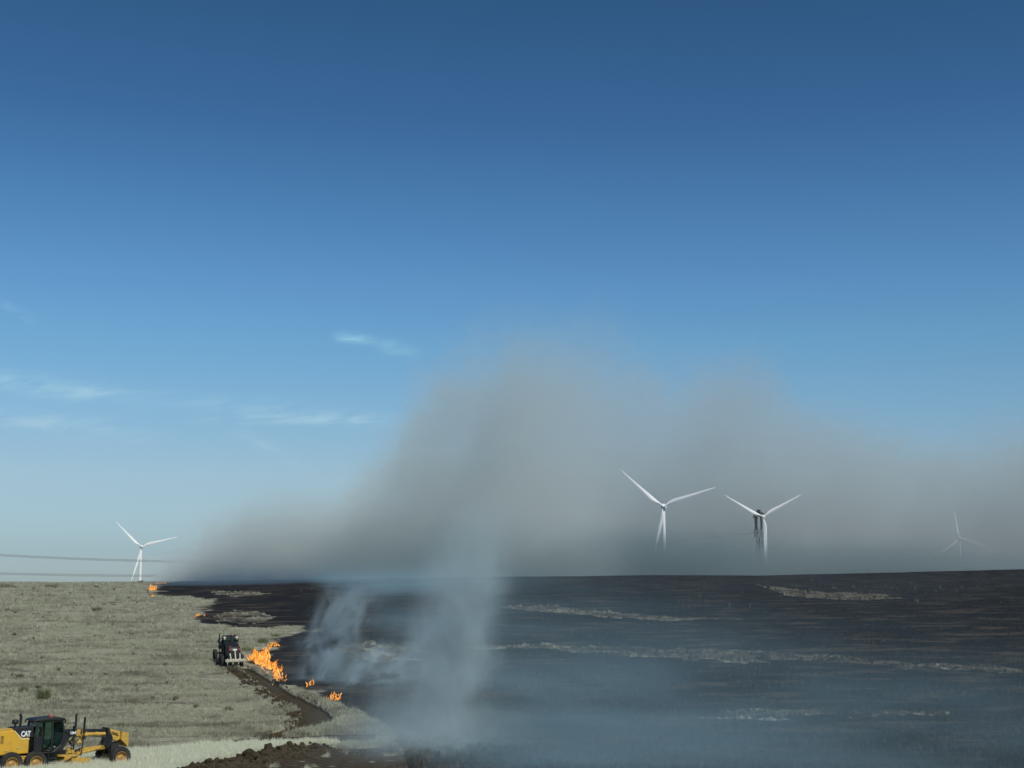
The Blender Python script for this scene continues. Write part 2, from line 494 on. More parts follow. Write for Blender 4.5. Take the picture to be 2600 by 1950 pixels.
b2 = fnoise(nt, combine(nt, px * 0.5, py, 0.0), 1.1, 5, 0.7)
burnc = mixc(nt, smooth(b2, 0.35, 0.7), (0.010, 0.0105, 0.0115), (0.026, 0.025, 0.024))
burnc = mixc(nt, smooth(b1, 0.50, 0.63) * 0.85, burnc, (0.085, 0.068, 0.050))
burnc = mixc(nt, smooth(fnoise(nt, combine(nt, px * 0.3, py, 3.0), 0.9, 5, 0.7), 0.64, 0.72) * 0.8, burnc, (0.19, 0.18, 0.16))
d1 = fnoise(nt, pos, 2.4, 5, 0.7)
dirtc = mixc(nt, smooth(d1, 0.35, 0.7), (0.050, 0.040, 0.024), (0.10, 0.080, 0.052))
bm_ = (attr('burn') + (n2 - 0.5) * 0.9 + (n4 - 0.5) * 0.9)
c = mixc(nt, smooth(bm_, 0.35, 0.65), grass, burnc)
dm_ = (attr('dirt') + (n3 - 0.5) * 0.5)
c = mixc(nt, smooth(dm_, 0.35, 0.6), c, dirtc)
bs = nt.nodes.new('ShaderNodeBsdfPrincipled'); bs.inputs['Roughness'].default_value = 0.95; bs.inputs['Specular IOR Level'].default_value = 0.1
nt.links.new(c, bs.inputs['Base Color'])
bp = nt.nodes.new('ShaderNodeBump'); bp.inputs['Strength'].default_value = 0.9; bp.inputs['Distance'].default_value = 0.25
nt.links.new((n2 * 0.7 + n3 * 0.4).s, bp.inputs['Height']); nt.links.new(bp.outputs[0], bs.inputs['Normal'])
out = nt.nodes.new('ShaderNodeOutputMaterial'); nt.links.new(bs.outputs[0], out.inputs[0])
ground = link('ground', me, m_ground); tag(ground, kind='structure')


def gz_at(x, y):
    a, b = np.array([float(x)]), np.array([float(y)])
    return float(full_h(a, b)[0])
def ghit(u, v):
    x, y, _ = hit(u, v); return x, y, gz_at(x, y)

# ------------------------------------------------------------------ smoke
def smoke_material(name, fn, color, aniso=0.0, rate=1.0, absorb=None):
    m, nt = mat_new(name)
    g = nt.nodes.new('ShaderNodeNewGeometry')
    x, y, z = sepxyz(nt, g.outputs['Position'])
    d = fn(nt, g.outputs['Position'], x, y, z)
    v = nt.nodes.new('ShaderNodeVolumePrincipled')
    v.inputs['Color'].default_value = (*color, 1)
    if absorb: v.inputs['Absorption Color'].default_value = (*absorb, 1)
    v.inputs['Anisotropy'].default_value = aniso
    nt.links.new(d.s, v.inputs['Density'])
    o = nt.nodes.new('ShaderNodeOutputMaterial'); nt.links.new(v.outputs[0], o.inputs['Volume'])
    m.cycles.volume_step_rate = rate
    return m

def smoke_box(name, lo, hi, mat, label, cat='smoke'):
    b = MB(); b.box(((lo[0] + hi[0]) / 2, (lo[1] + hi[1]) / 2, (lo[2] + hi[2]) / 2), (hi[0] - lo[0], hi[1] - lo[1], hi[2] - lo[2]))
    o = b.build(name, mat); tag(o, label, cat, kind='stuff'); return o

PL_D = 574.0
_top = [(385, 1486), (430, 1440), (480, 1408), (560, 1345), (640, 1315), (740, 1285), (850, 1262), (930, 1205), (1000, 1130), (1050, 1030), (1120, 980), (1200, 935), (1280, 905),
        (1380, 885), (1480, 865), (1570, 868), (1640, 930), (1700, 985), (1760, 960), (1820, 925), (1900, 930), (1960, 985), (2050, 1045), (2180, 1080), (2300, 1130), (2380, 1185), (2470, 1170), (2600, 1130), (2800, 1120)]
TOP = []
for u, v in _top:
    p = pt(u, v, PL_D); TOP.append((p[0], p[2]))
PX0, PX1 = TOP[0][0] - 4, 62.0
def plume_d(nt, pos, x, y, z):
    # the wind leans the smoke to the right and away
    xs = x - (y - PL_D) * (x / PL_D)
    n_lo = fnoise(nt, pos, 0.016, 2, 0.5, 0.3)
    n_hi = fnoise(nt, pos, 0.040, 6, 0.62, 1.1)
    H = curve(xs, TOP, PX0, PX1, 0, 150)
    top = H + (n_hi - 0.5) * 62.0 + (n_lo - 0.5) * 24.0
    edge = smooth(top - z, -5.0, 17.0)
    left = smooth(xs + (n_hi - .5) * 10.0 + (z - 12.0) * -0.0, TOP[0][0] - 1.0, TOP[0][0] + 9.0)
    yc = ((y - PL_D) / 106.0); yy = (yc * yc * -1.0).exp()
    body = ((z - 10.0).max(0.0) / -16.0).exp() * 0.044 + 0.0088
    puff = smooth(n_hi * 0.75 + n_lo * 0.45, 0.44, 0.74) * 1.45 + 0.20
    right = smooth(xs + (n_hi - .5) * 50.0 + (n_lo - .5) * 40.0, 56.0, -14.0)
    return edge * left * right * yy * body * puff
m_plume = smoke_material('plume_smoke', plume_d, (0.88, 1.0, 0.95), -0.22, rate=0.65)
smoke_box('smoke_plume', (PX0, 449, -4), (PX1, 738, 128), m_plume, 'tall grey brown smoke plume drifting right behind the burnt ridge')

P2_D = 2160.0
TOP2 = []
for u, v in [(1180, 1100), (1260, 1010), (1340, 950), (1430, 905), (1500, 880), (1570, 872), (1640, 905), (1700, 945), (1760, 935), (1820, 915), (1900, 920), (1960, 965), (2050, 1035), (2180, 1075), (2300, 1100), (2380, 1125), (2470, 1130), (2600, 1110), (2800, 1100)]:
    p = pt(u, v, P2_D); TOP2.append((p[0], p[2]))
Q0, Q1 = TOP2[0][0] - 10, 920.0
def plume2_d(nt, pos, x, y, z):
    xs = (x / y) * P2_D
    n_lo = fnoise(nt, pos, 0.0045, 2, 0.5, 0.3, w=2.0)
    n_hi = fnoise(nt, pos, 0.0120, 6, 0.66, 0.9, w=7.0)
    H = curve(xs, TOP2, Q0, Q1, 0, 520)
    top = H + (n_hi - 0.5) * 215.0 + (n_lo - 0.5) * 80.0
    edge = smooth(top - z, -15.0, 60.0)
    left = smooth(xs, Q0 + 5.0, Q0 + 150.0)
    yc = ((y - P2_D) / 326.0); yy = (yc * yc * -1.0).exp()
    body = ((z - 0.0).max(0.0) / -80.0).exp() * 0.014 + 0.00158
    puff = smooth(n_hi * 0.75 + n_lo * 0.45, 0.44, 0.78) * 1.3 + 0.30
    return edge * left * yy * body * puff
m_plume2 = smoke_material('far_plume_smoke', plume2_d, (0.88, 0.98, 0.95), -0.25, rate=0.65)
smoke_box('smoke_plume', (Q0, 1766, -45), (Q1, 2675, 470), m_plume2, 'broad grey smoke cloud standing behind the wind turbines and the pylon')

def bank_d(nt, pos, x, y, z):
    n_ = fnoise(nt, pos, 0.02, 4, 0.6, 0.5)
    n2_ = fnoise(nt, pos, 0.007, 2, 0.5, 0.0, w=5.0)
    h = z - 4.0 - (n_ - 0.5) * 26.0 - (n2_ - 0.5) * 16.0 + smooth(x, 230.0, 310.0) * 9.0 + smooth(x, 130.0, 175.0) * 6.0
    return smooth(h, 44.0, 14.0) * smooth(x, -20.0, 40.0) * 0.016
m_bank = smoke_material('bank_smoke', bank_d, (0.48, 0.60, 0.58), 0.0, rate=0.7)
smoke_box('smoke_bank', (-20, 780, -16), (460, 1115, 68), m_bank, 'low bank of grey smoke hiding the feet of the turbines and pylon')

def bank2_d(nt, pos, x, y, z):
    n_ = fnoise(nt, pos, 0.03, 4, 0.6, 0.5)
    h = z - 8.0 - (n_ - 0.5) * 22.0
    return smooth(h, 26.0, 0.0) * smooth(x + (n_ - .5) * 20.0, -108.0, -84.0) * smooth(x, 100.0, 40.0) * (smooth(x, -100.0, -20.0) * .85 + .15) * 0.085
m_bank2 = smoke_material('shaded_low_smoke', bank2_d, (0.40, 0.56, 0.57), 0.0, rate=0.35)  # sooty low smoke, its colour darkened to paint shade at the plume's foot
smoke_box('smoke_bank', (-112, 433, -6), (100, 448, 44), m_bank2, 'low grey smoke just behind the burnt ridge, coloured darker for the shade at the foot of the plume')

def col_d(nt, pos, x, y, z):
    wv = fnoise(nt, pos, 0.17, 3, 0.55, 0.3)
    wv2 = fnoise(nt, combine(nt, x + 31.0, y, z * 0.75), 0.42, 5, 0.6, 1.0)
    cx = (z + 0.5) * 0.20 - 5.9 + (wv - 0.5) * 4.5
    rr = (z.max(0.0) * 0.07 + 1.45) * (wv * 1.0 + 0.5)
    e = ((x - cx) / rr); f = ((y - 103.8) / 4.2)
    g = ((e * e + f * f) * -1.0).exp() * smooth(z, 19.0, 6.0)
    e2 = (x + 6.0) / 4.2; f2 = (y - 98.0) / 9.0
    g2 = ((e2 * e2 + f2 * f2) * -1.0).exp() * (z.max(0.0) / -2.0).exp() * 0.6
    return (g + g2) * (smooth(wv2, 0.34, 0.68) * 1.0 + 0.20) * 0.47
m_col = smoke_material('column_smoke', col_d, (0.74, 0.95, 0.98), -0.2, rate=0.55)
smoke_box('smoke_column', (-15, 80, -1.2), (5, 118, 24.3), m_col, 'pale blue grey smoke column rising from the near burnt field')

def wisp_d(nt, pos, x, y, z):
    n_ = fnoise(nt, combine(nt, x - z * 0.35, y, z * 0.9), 0.36, 4, 0.58, 1.0)
    n2_ = fnoise(nt, pos, 0.20, 2, 0.5, 0.0, w=4.0)
    h = z - 1.4 - (y - 137.0) * 0.0525
    tot = None
    for bx, by, sl, r0, gr, top, k in ((-19.0, 139.0, .30, .55, .24, 11.0, 1.7), (-21.2, 142.0, .12, .45, .16, 5.5, 1.1), (-15.4, 135.5, .55, .5, .22, 4.5, 1.2), (-12.6, 144.0, .8, .6, .26, 7.0, .7)):
        e = (x - (h * sl + bx) - (n2_ - 0.5) * 3.6) / (h.max(0.0) * gr + r0); f = (y - by) / 3.2
        g = ((e * e + f * f) * -1.0).exp() * smooth(h, top, top * .35) * k
        tot = g if tot is None else tot + g
    e2 = (x + 13.0) / 6.5; f2 = (y - 140.0) / 8.0
    g2 = ((e2 * e2 + f2 * f2) * -1.0).exp() * (h.max(0.0) / -1.5).exp() * 0.9
    return (tot + g2) * smooth(n_, 0.43, 0.66) * 0.36
m_wisp = smoke_material('wisp_smoke', wisp_d, (0.68, 0.90, 0.97), -0.15, rate=0.42)
smoke_box('smoke_wisp', (-30.2, 122.0, -0.45), (2.1, 164.0, 17.6), m_wisp, 'thin blue smoke wisps curling up beside the large flames')

def veil_d(nt, pos, x, y, z):
    n_ = fnoise(nt, combine(nt, x * 0.7, y, z * 1.6), 0.035, 4, 0.6, 0.5)
    edge = smooth(x + (n_ - 0.5) * 15.0 + 3.0 + (y - 120.0).max(0.0) * 0.21, -3.0, 7.0)
    leftb = (smooth(x, 5.0, -30.0) * 3.6 + 1.0) * (smooth(x, 44.0, 6.0) * .82 + .18)
    ground_z = curve(y, [(34, 1.5), (86, 0), (106, -.2), (137, 1.4), (189, 4.2), (283, 8.2), (420, 11.5)], 34, 420, -2, 14)
    hz = ((z - ground_z).max(0.0) / -2.3).exp()
    farf = curve(y, [(34, 0.0), (72, .9), (106, 1.15), (130, .55), (158, .17), (223, .11), (309, .08), (380, .04), (420, .0)], 34, 420, 0, 1.3)
    return edge * hz * farf * leftb * smooth(n_, 0.38, 0.64) * 0.094
m_veil = smoke_material('low_smoke', veil_d, (0.48, 0.75, 0.85), -0.1, rate=0.22)
smoke_box('ground_smoke', (-80, 58, -2.2), (165, 432, 24), m_veil, 'low blue smoke lying over the burnt black field')

def far_d(nt, pos, x, y, z):
    n_ = fnoise(nt, combine(nt, x * 0.5, y, z), 0.16, 5, 0.62, 1.2)
    h = z - 9.6
    return smooth(x, -96.0, -86.0) * smooth(x, -36.0, -66.0) * (h.max(0.0) / -2.0).exp() * smooth(n_, 0.36, 0.66) * 0.12
m_far = smoke_material('ridge_smoke', far_d, (0.26, 0.38, 0.48), 0.0, rate=0.25)
smoke_box('ridge_smoke', (-99, 344, 7.4), (-36.3, 428, 19.2), m_far, 'thin smoke drifting along the ridge beside the farthest flames')


# ------------------------------------------------------------------ materials
M_white = principled('white_paint', (0.88, 0.89, 0.88), 0.45)
M_yellow = principled('yellow_paint', (0.70, 0.40, 0.035), 0.42, dirt=(0.30, 0.22, 0.10), dscale=2.2, damt=0.35)
M_yellow2 = principled('worn_yellow_paint', (0.62, 0.38, 0.06), 0.55, dirt=(0.20, 0.15, 0.08), dscale=6, damt=0.7)
M_black = principled('black_paint', (0.010, 0.012, 0.013), 0.5, dirt=(0.06, 0.055, 0.045), dscale=2.5, damt=0.35)
M_dark = principled('dark_steel', (0.022, 0.021, 0.02), 0.6, dirt=(0.07, 0.06, 0.045), dscale=5, damt=0.6)
M_tyre = principled('tyre_rubber', (0.022, 0.022, 0.022), 0.85, dirt=(0.075, 0.068, 0.055), dscale=2.5, damt=0.8)
M_rim = principled('rim_paint', (0.55, 0.33, 0.09), 0.6, dirt=(0.22, 0.12, 0.06), dscale=6, damt=0.8)
M_rimd = principled('black_rim_paint', (0.03, 0.03, 0.028), 0.6, dirt=(0.10, 0.09, 0.07), dscale=6, damt=0.8)
M_cream = principled('cream_paint', (0.62, 0.60, 0.46), 0.5, dirt=(0.20, 0.17, 0.11), dscale=7, damt=0.8)
M_steel = principled('bare_steel', (0.35, 0.34, 0.32), 0.4, metal=0.8)
M_red = principled('red_lens', (0.45, 0.03, 0.02), 0.3)
M_orange = principled('orange_lens', (0.55, 0.12, 0.05), 0.3)
M_lamp = principled('lamp_lens', (0.75, 0.75, 0.68), 0.2)
M_seat = principled('seat_cloth', (0.03, 0.032, 0.034), 0.9)
M_sheet = principled('pale_green_sheet', (0.42, 0.62, 0.55), 0.7)
M_print = principled('white_print', (0.85, 0.86, 0.84), 0.5)
M_louvre = principled('louvre_shade', (0.14, 0.085, 0.02), 0.7)
def glass_mat():
    m, nt = mat_new('tinted_glass')
    t = nt.nodes.new('ShaderNodeBsdfTransparent'); t.inputs[0].default_value = (0.62, 0.74, 0.70, 1)
    g = nt.nodes.new('ShaderNodeBsdfGlossy'); g.inputs['Roughness'].default_value = 0.04; g.inputs[0].default_value = (0.8, 0.85, 0.85, 1)
    fr = nt.nodes.new('ShaderNodeFresnel'); fr.inputs[0].default_value = 1.45
    mx = nt.nodes.new('ShaderNodeMixShader'); o = nt.nodes.new('ShaderNodeOutputMaterial')
    nt.links.new(fr.outputs[0], mx.inputs[0]); nt.links.new(t.outputs[0], mx.inputs[1]); nt.links.new(g.outputs[0], mx.inputs[2])
    nt.links.new(mx.outputs[0], o.inputs[0]); return m
M_glass = glass_mat()


# ------------------------------------------------------------------ wind turbines
def blade_mesh(L):
    secs = [(0, 1.05, 1.05, 0), (.04, 1.1, 1.0, 0), (.12, 2.5, .75, 14), (.2, 3.1, .55, 12), (.35, 2.6, .40, 8), (.55, 1.9, .28, 4), (.75, 1.35, .18, 2), (.92, .85, .1, 0), (.985, .45, .06, 0), (1, .1, .03, 0)]
    mb = MB(); n = 10; vs = []
    for t, c, th, tw in secs:
        c *= L / 45 * 1.05; th *= L / 45 * 1.05
        for k in range(n):
            a = 2 * math.pi * k / n
            x = math.cos(a) * c / 2 - (c / 2 - 0.55 * L / 45) * (1 if t > .06 else 0); y = math.sin(a) * th / 2
            ca, sa = math.cos(R(tw)), math.sin(R(tw))
            vs.append((x * ca - y * sa, x * sa + y * ca - 0.02 * L * t * t, t * L + 1.0))
    fs = [(j * n + k, j * n + (k + 1) % n, (j + 1) * n + (k + 1) % n, (j + 1) * n + k) for j in range(len(secs) - 1) for k in range(n)]
    fs += [tuple(range(n - 1, -1, -1)), tuple(range((len(secs) - 1) * n, len(secs) * n))]
    mb.add(vs, fs); return mb
# rotor plane's local frame: -Y looks out of the rotor's front; blades built pointing +Z
def turbine(u, v, D, L, angles, yaw, label):
    D = D * K
    x, y, z = pt(u, v, D)
    gz_ = float(base_h(np.array([x]), np.array([y]))[0])
    H = z - gz_
    root = empty('wind_turbine', (x, y, gz_), (0, 0, R(yaw)))
    tag(root, label, 'wind turbine', 'white wind turbines beyond the burnt ridge')
    k = L / 45
    oy = 4.2 * k                                                  # hub stands out in front of the tower
    t = MB(); t.lathe([(0, 2.1 * k), (H * .3, 1.9 * k), (H * .6, 1.6 * k), (H - 2.0 * k, 1.3 * k), (H - 2.0 * k, 0.01)], (0, oy, 0), 'Z', 24); t.build('tower', M_white, root, smooth=True)
    nb = MB(); nb.prism([(-1.7 * k, H - 1.9 * k), (1.7 * k, H - 1.9 * k), (1.9 * k, H + 0.2), (1.5 * k, H + 2.0 * k), (-1.5 * k, H + 2.0 * k), (-1.9 * k, H + .2)], 1.6 * k, 11.0 * k); nb.build('nacelle', M_white, root, bevel=0.25)
    hb = MB(); hb.lathe([(1.6 * k, 1.5 * k), (0.6 * k, 1.65 * k), (-.8 * k, 1.5 * k), (-1.9 * k, .9 * k), (-2.3 * k, .05)], (0, 0, H), 'Y', 18); hb.build('hub', M_white, root, smooth=True)
    bm_ = None
    for a in angles:
        if bm_ is None:
            o = blade_mesh(L).build('blade', M_white, root, smooth=True); bm_ = o.data
        else:
            o = link('blade', bm_, (), root)
        o.location = (0, 0, H); o.rotation_euler = (0, R(a), 0)
    return root
def ang_to(h, t):                                                 # clockwise from up, as seen by the camera
    return math.degrees(math.atan2(t[0] - h[0], -(t[1] - h[1])))
turbine(359, 1388, 1060, 47, [ang_to((359, 1388), (441, 1364)), ang_to((359, 1388), (441, 1364)) - 120, ang_to((359, 1388), (441, 1364)) + 120], 17, 'bright white wind turbine in clear air, leftmost of the four')
turbine(1683, 1285, 667, 46, [71, -49, 191], -14, 'white wind turbine in the smoke, left of the lattice pylon')
turbine(1938, 1312, 800, 43, [60, -60, 176], -14, 'white wind turbine whose hub overlaps the lattice pylon')
turbine(2437, 1366, 1165, 40, [-9, 111, 231], -14, 'faint wind turbine almost lost in smoke, farthest right')

# ------------------------------------------------------------------ lattice pylon and power lines
def pylon():
    D = 980.0 * K; x, y, zt = pt(1926, 1294, D)
    s = D / FPX                                                   # metres per pixel there
    z0 = float(base_h(np.array([x]), np.array([y]))[0])
    root = empty('transmission_pylon', (x, y, z0), (0, 0, R(28)))
    tag(root, 'dark steel lattice transmission pylon standing in the smoke behind a turbine', 'pylon')
    T = zt - z0
    Z = lambda v: T - (v - 1294) * s
    m = principled('galvanised_steel', (0.05, 0.055, 0.06), 0.6)
    def lattice(name, secs, r, brace):
        """square lattice mast through (z, half width x, half width y, centre y)"""
        b = MB(); cs = [[(sx * hx, cy + sy * hy, z) for sx, sy in ((-1, -1), (1, -1), (1, 1), (-1, 1))] for z, hx, hy, cy in secs]
        for A_, B_ in zip(cs, cs[1:]):
            for i in range(4):
                b.tube(A_[i], B_[i], r, n=5, cap=False)
                j = (i + 1) % 4
                b.tube(A_[i], B_[j], r * brace, n=4, cap=False); b.tube(A_[j], B_[i], r * brace, n=4, cap=False)
                b.tube(B_[i], B_[j], r * brace, n=4, cap=False)
        b.build(name, m, root)
    zl, zu, zw = Z(1364), Z(1344), Z(1312)
    lattice('tower_leg', [(0, 6.4, 6.4, 0), (zl * .25, 5.4, 5.4, 0), (zl * .5, 4.2, 4.2, 0), (zl * .75, 3.2, 3.2, 0), (zl, 2.1, 2.4, 0)], .36, .5)
    lattice('waist', [(zl, 2.2, 6.6, 0), (zu, 2.2, 6.6, 0)], .42, .6)
    for cy in (-5.6, 5.6): lattice('column', [(zu, 1.1, .8, cy), (zu + (zw - zu) * .33, 1.1, .8, cy), (zu + (zw - zu) * .66, 1.1, .8, cy), (zw, 1.6, 1.0, cy)], .34, .5)
    lattice('crossarm', [(zw - 1.0, 2.4, 7.6, 0), (zw + 4.2, 2.4, 6.6, 0)], .42, .8)
    for cy in (-3.2, 3.2): lattice('peak', [(zw + 4.2, 2.2, 3, cy), (Z(1300), 1.5, 1.2, cy * .7), (T, .3, .3, cy * .5)], .34, .7)
    return root
pylon()
M_wire = principled('conductor', (0.22, 0.225, 0.23), 0.6)
def cable(p0, p1, sag, r, label):
    n = 40; b = MB(); pts = []
    for i in range(n + 1):
        t = i / n
        pts.append((p0[0] + (p1[0] - p0[0]) * t, p0[1] + (p1[1] - p0[1]) * t, p0[2] + (p1[2] - p0[2]) * t - sag * 4 * t * (1 - t)))
    b.path(pts, r, 5)
    o = b.build('power_line', M_wire); tag(o, label, 'power line', 'power lines crossing low above the horizon'); return o
for k, (v0, v1, sagpx, nm) in enumerate([(1398, 1348, 62, 'upper'), (1458, 1396, 40, 'lower')]):
    for j, (lv, w_) in enumerate([(0, 'topmost'), (2.5, 'middle'), (5.0, 'bottom')]):
        a = pt(-420, v0 - 22 + lv + k * 2, 1552 + j * 12); b = pt(1925, v1 + lv, 1672 + j * 15)
        cable(a, b, sagpx * .47, 0.20, f'dark grey cable, {w_} of the {nm} bundle of wires left of the smoke')

# ------------------------------------------------------------------ people in the cabs
def person(parent_fn, shirt, cap, label, place):
    verts = [(0, 0, .02), (0.02, 0, .22), (0.05, 0, .42), (0.03, 0, .52), (0.05, 0, .60),              # pelvis .. neck 0-4
             (.08, .10, .0), (.46, .13, .03), (.52, .13, -.38), (.66, .14, -.42),                     # left leg 5-8
             (.08, -.10, .0), (.46, -.13, .03), (.52, -.13, -.38), (.66, -.14, -.42),                 # 9-12
             (.03, .20, .46), (.10, .26, .20), (.36, .18, .16), (.44, .16, .17),                      # left arm 13-16
             (.03, -.20, .46), (.10, -.26, .20), (.36, -.18, .16), (.44, -.16, .17)]                  # 17-20
    rad_ = [.16, .15, .16, .07, .055, .10, .075, .05, .045, .10, .075, .05, .045, .07, .05, .038, .04, .07, .05, .038, .04]
    ed = [(0, 1), (1, 2), (2, 3), (3, 4), (0, 5), (5, 6), (6, 7), (7, 8), (0, 9), (9, 10), (10, 11), (11, 12), (2, 13), (13, 14), (14, 15), (15, 16), (2, 17), (17, 18), (18, 19), (19, 20)]
    hv = len(verts); verts += [(0.06, 0, .68), (0.065, 0, .78), (0.06, 0, .84)]; rad_ += [.085, .10, .07]; ed += [(4, hv), (hv, hv + 1), (hv + 1, hv + 2)]
    me = bpy.data.meshes.new('person'); me.from_pydata(verts, ed, [])
    o = bpy.data.objects.new('person', me); COL.objects.link(o)
    md = o.modifiers.new('skin', 'SKIN')
    for i, r_ in enumerate(rad_): me.skin_vertices[0].data[i].radius = (r_, r_)
    me.skin_vertices[0].data[0].use_root = True
    o.modifiers.new('sub', 'SUBSURF').render_levels = 1
    skin = principled('skin', (0.35, 0.2, 0.14), 0.6)
    m, nt = mat_new('clothes')
    tcn = nt.nodes.new('ShaderNodeTexCoord'); X_, Y_, Z_ = sepxyz(nt, tcn.outputs['Object'])
    b = nt.nodes.new('ShaderNodeBsdfPrincipled'); b.inputs['Roughness'].default_value = .85
    c1 = mixc(nt, smooth(Z_, .02, .04), (0.05, 0.07, 0.12), shirt)
    c2 = mixc(nt, smooth(Z_, .535, .55), c1, (0.35, 0.2, 0.14))
    nt.links.new(c2, b.inputs['Base Color']); ot = nt.nodes.new('ShaderNodeOutputMaterial'); nt.links.new(b.outputs[0], ot.inputs[0])
    me.materials.append(m)
    hc = MB(); hc.lathe([(.115, .0), (.11, .06), (.07, .105), (.0, .118), (-.01, .10)], (0.055, 0, .79), 'Z', 14); hc.box((.17, 0, .795), (.12, .15, .015)); hc.build('cap', cap, o, smooth=True)
    # a face: nose, ears
    fc = MB(); fc.tube((.15, 0, .77), (.175, 0, .745), .012, .018, 6); fc.box((.06, .103, .755), (.04, .02, .06)); fc.box((.06, -.103, .755), (.04, .02, .06)); fc.build('face', skin, o)
    tag(o, label, 'person')
    o.matrix_world = place
    return o

# ------------------------------------------------------------------ motor grader
def text_mesh(name, body, size, mat, parent, loc, rot, extrude=0.006, xs=1.0):
    cu = bpy.data.curves.new(name, 'FONT'); cu.body = body; cu.size = size; cu.extrude = extrude; cu.offset = size * 0.035; cu.space_character = 0.92; cu.align_x = 'CENTER'; cu.align_y = 'CENTER'
    t = bpy.data.objects.new(name + '_tmp', cu); COL.objects.link(t)
    dg = bpy.context.evaluated_depsgraph_get(); me = bpy.data.meshes.new_from_object(t.evaluated_get(dg))
    bpy.data.objects.remove(t); me.name = name
    o = link(name, me, mat, parent); o.location = loc; o.rotation_euler = rot; o.scale = (xs, 1, 1); return o

def wheel(parent, x, y, r, side, m_rim, steer=0, lean=0):
    w = 0.37
    root = empty('wheel', (x, y, r)); root.parent = parent; root.rotation_euler = (R(lean), 0, R(steer))
    t = MB(); hw = w / 2
    t.lathe([(-hw * .75, r * .56), (-hw * .98, r * .66), (-hw, r * .80), (-hw * .86, r * .95), (-hw * .6, r), (hw * .6, r), (hw * .86, r * .95), (hw, r * .80), (hw * .98, r * .66), (hw * .75, r * .56)], (0, 0, 0), 'Y', 36)
    for k in range(22):                                           # lugs
        a = 2 * math.pi * k / 22
        for s in (-1, 1):
            a2 = a + (0.14 if s > 0 else 0)
            c = Vector((math.cos(a2) * (r + .002), s * hw * .45, math.sin(a2) * (r + .002)))
            t.box(c, (.022, hw * .86, .10), (0, -math.degrees(a2), 0))
    t.build('tyre', M_tyre, root, smooth=True)
    rm = MB(); s = side
    rm.lathe([(s * hw * .78, r * .58), (s * hw * .85, r * .55), (s * hw * .55, r * .52), (s * hw * -.4, r * .49), (s * hw * -.55, r * .40), (s * hw * -.1, r * .26), (s * hw * .1, r * .18), (s * hw * .2, .01)], (0, 0, 0), 'Y', 28)
    for k in range(10):
        a = 2 * math.pi * k / 10; rm.tube((math.cos(a) * r * .28, s * hw * -.1, math.sin(a) * r * .28), (math.cos(a) * r * .28, s * hw * .18, math.sin(a) * r * .28), .022, n=6)
    rm.lathe([(-s * hw * .7, r * .56), (-s * hw * .1, r * .5), (-s * hw * .1, .01)], (0, 0, 0), 'Y', 24)
    rm.build('rim', m_rim, root, smooth=True)
    return root

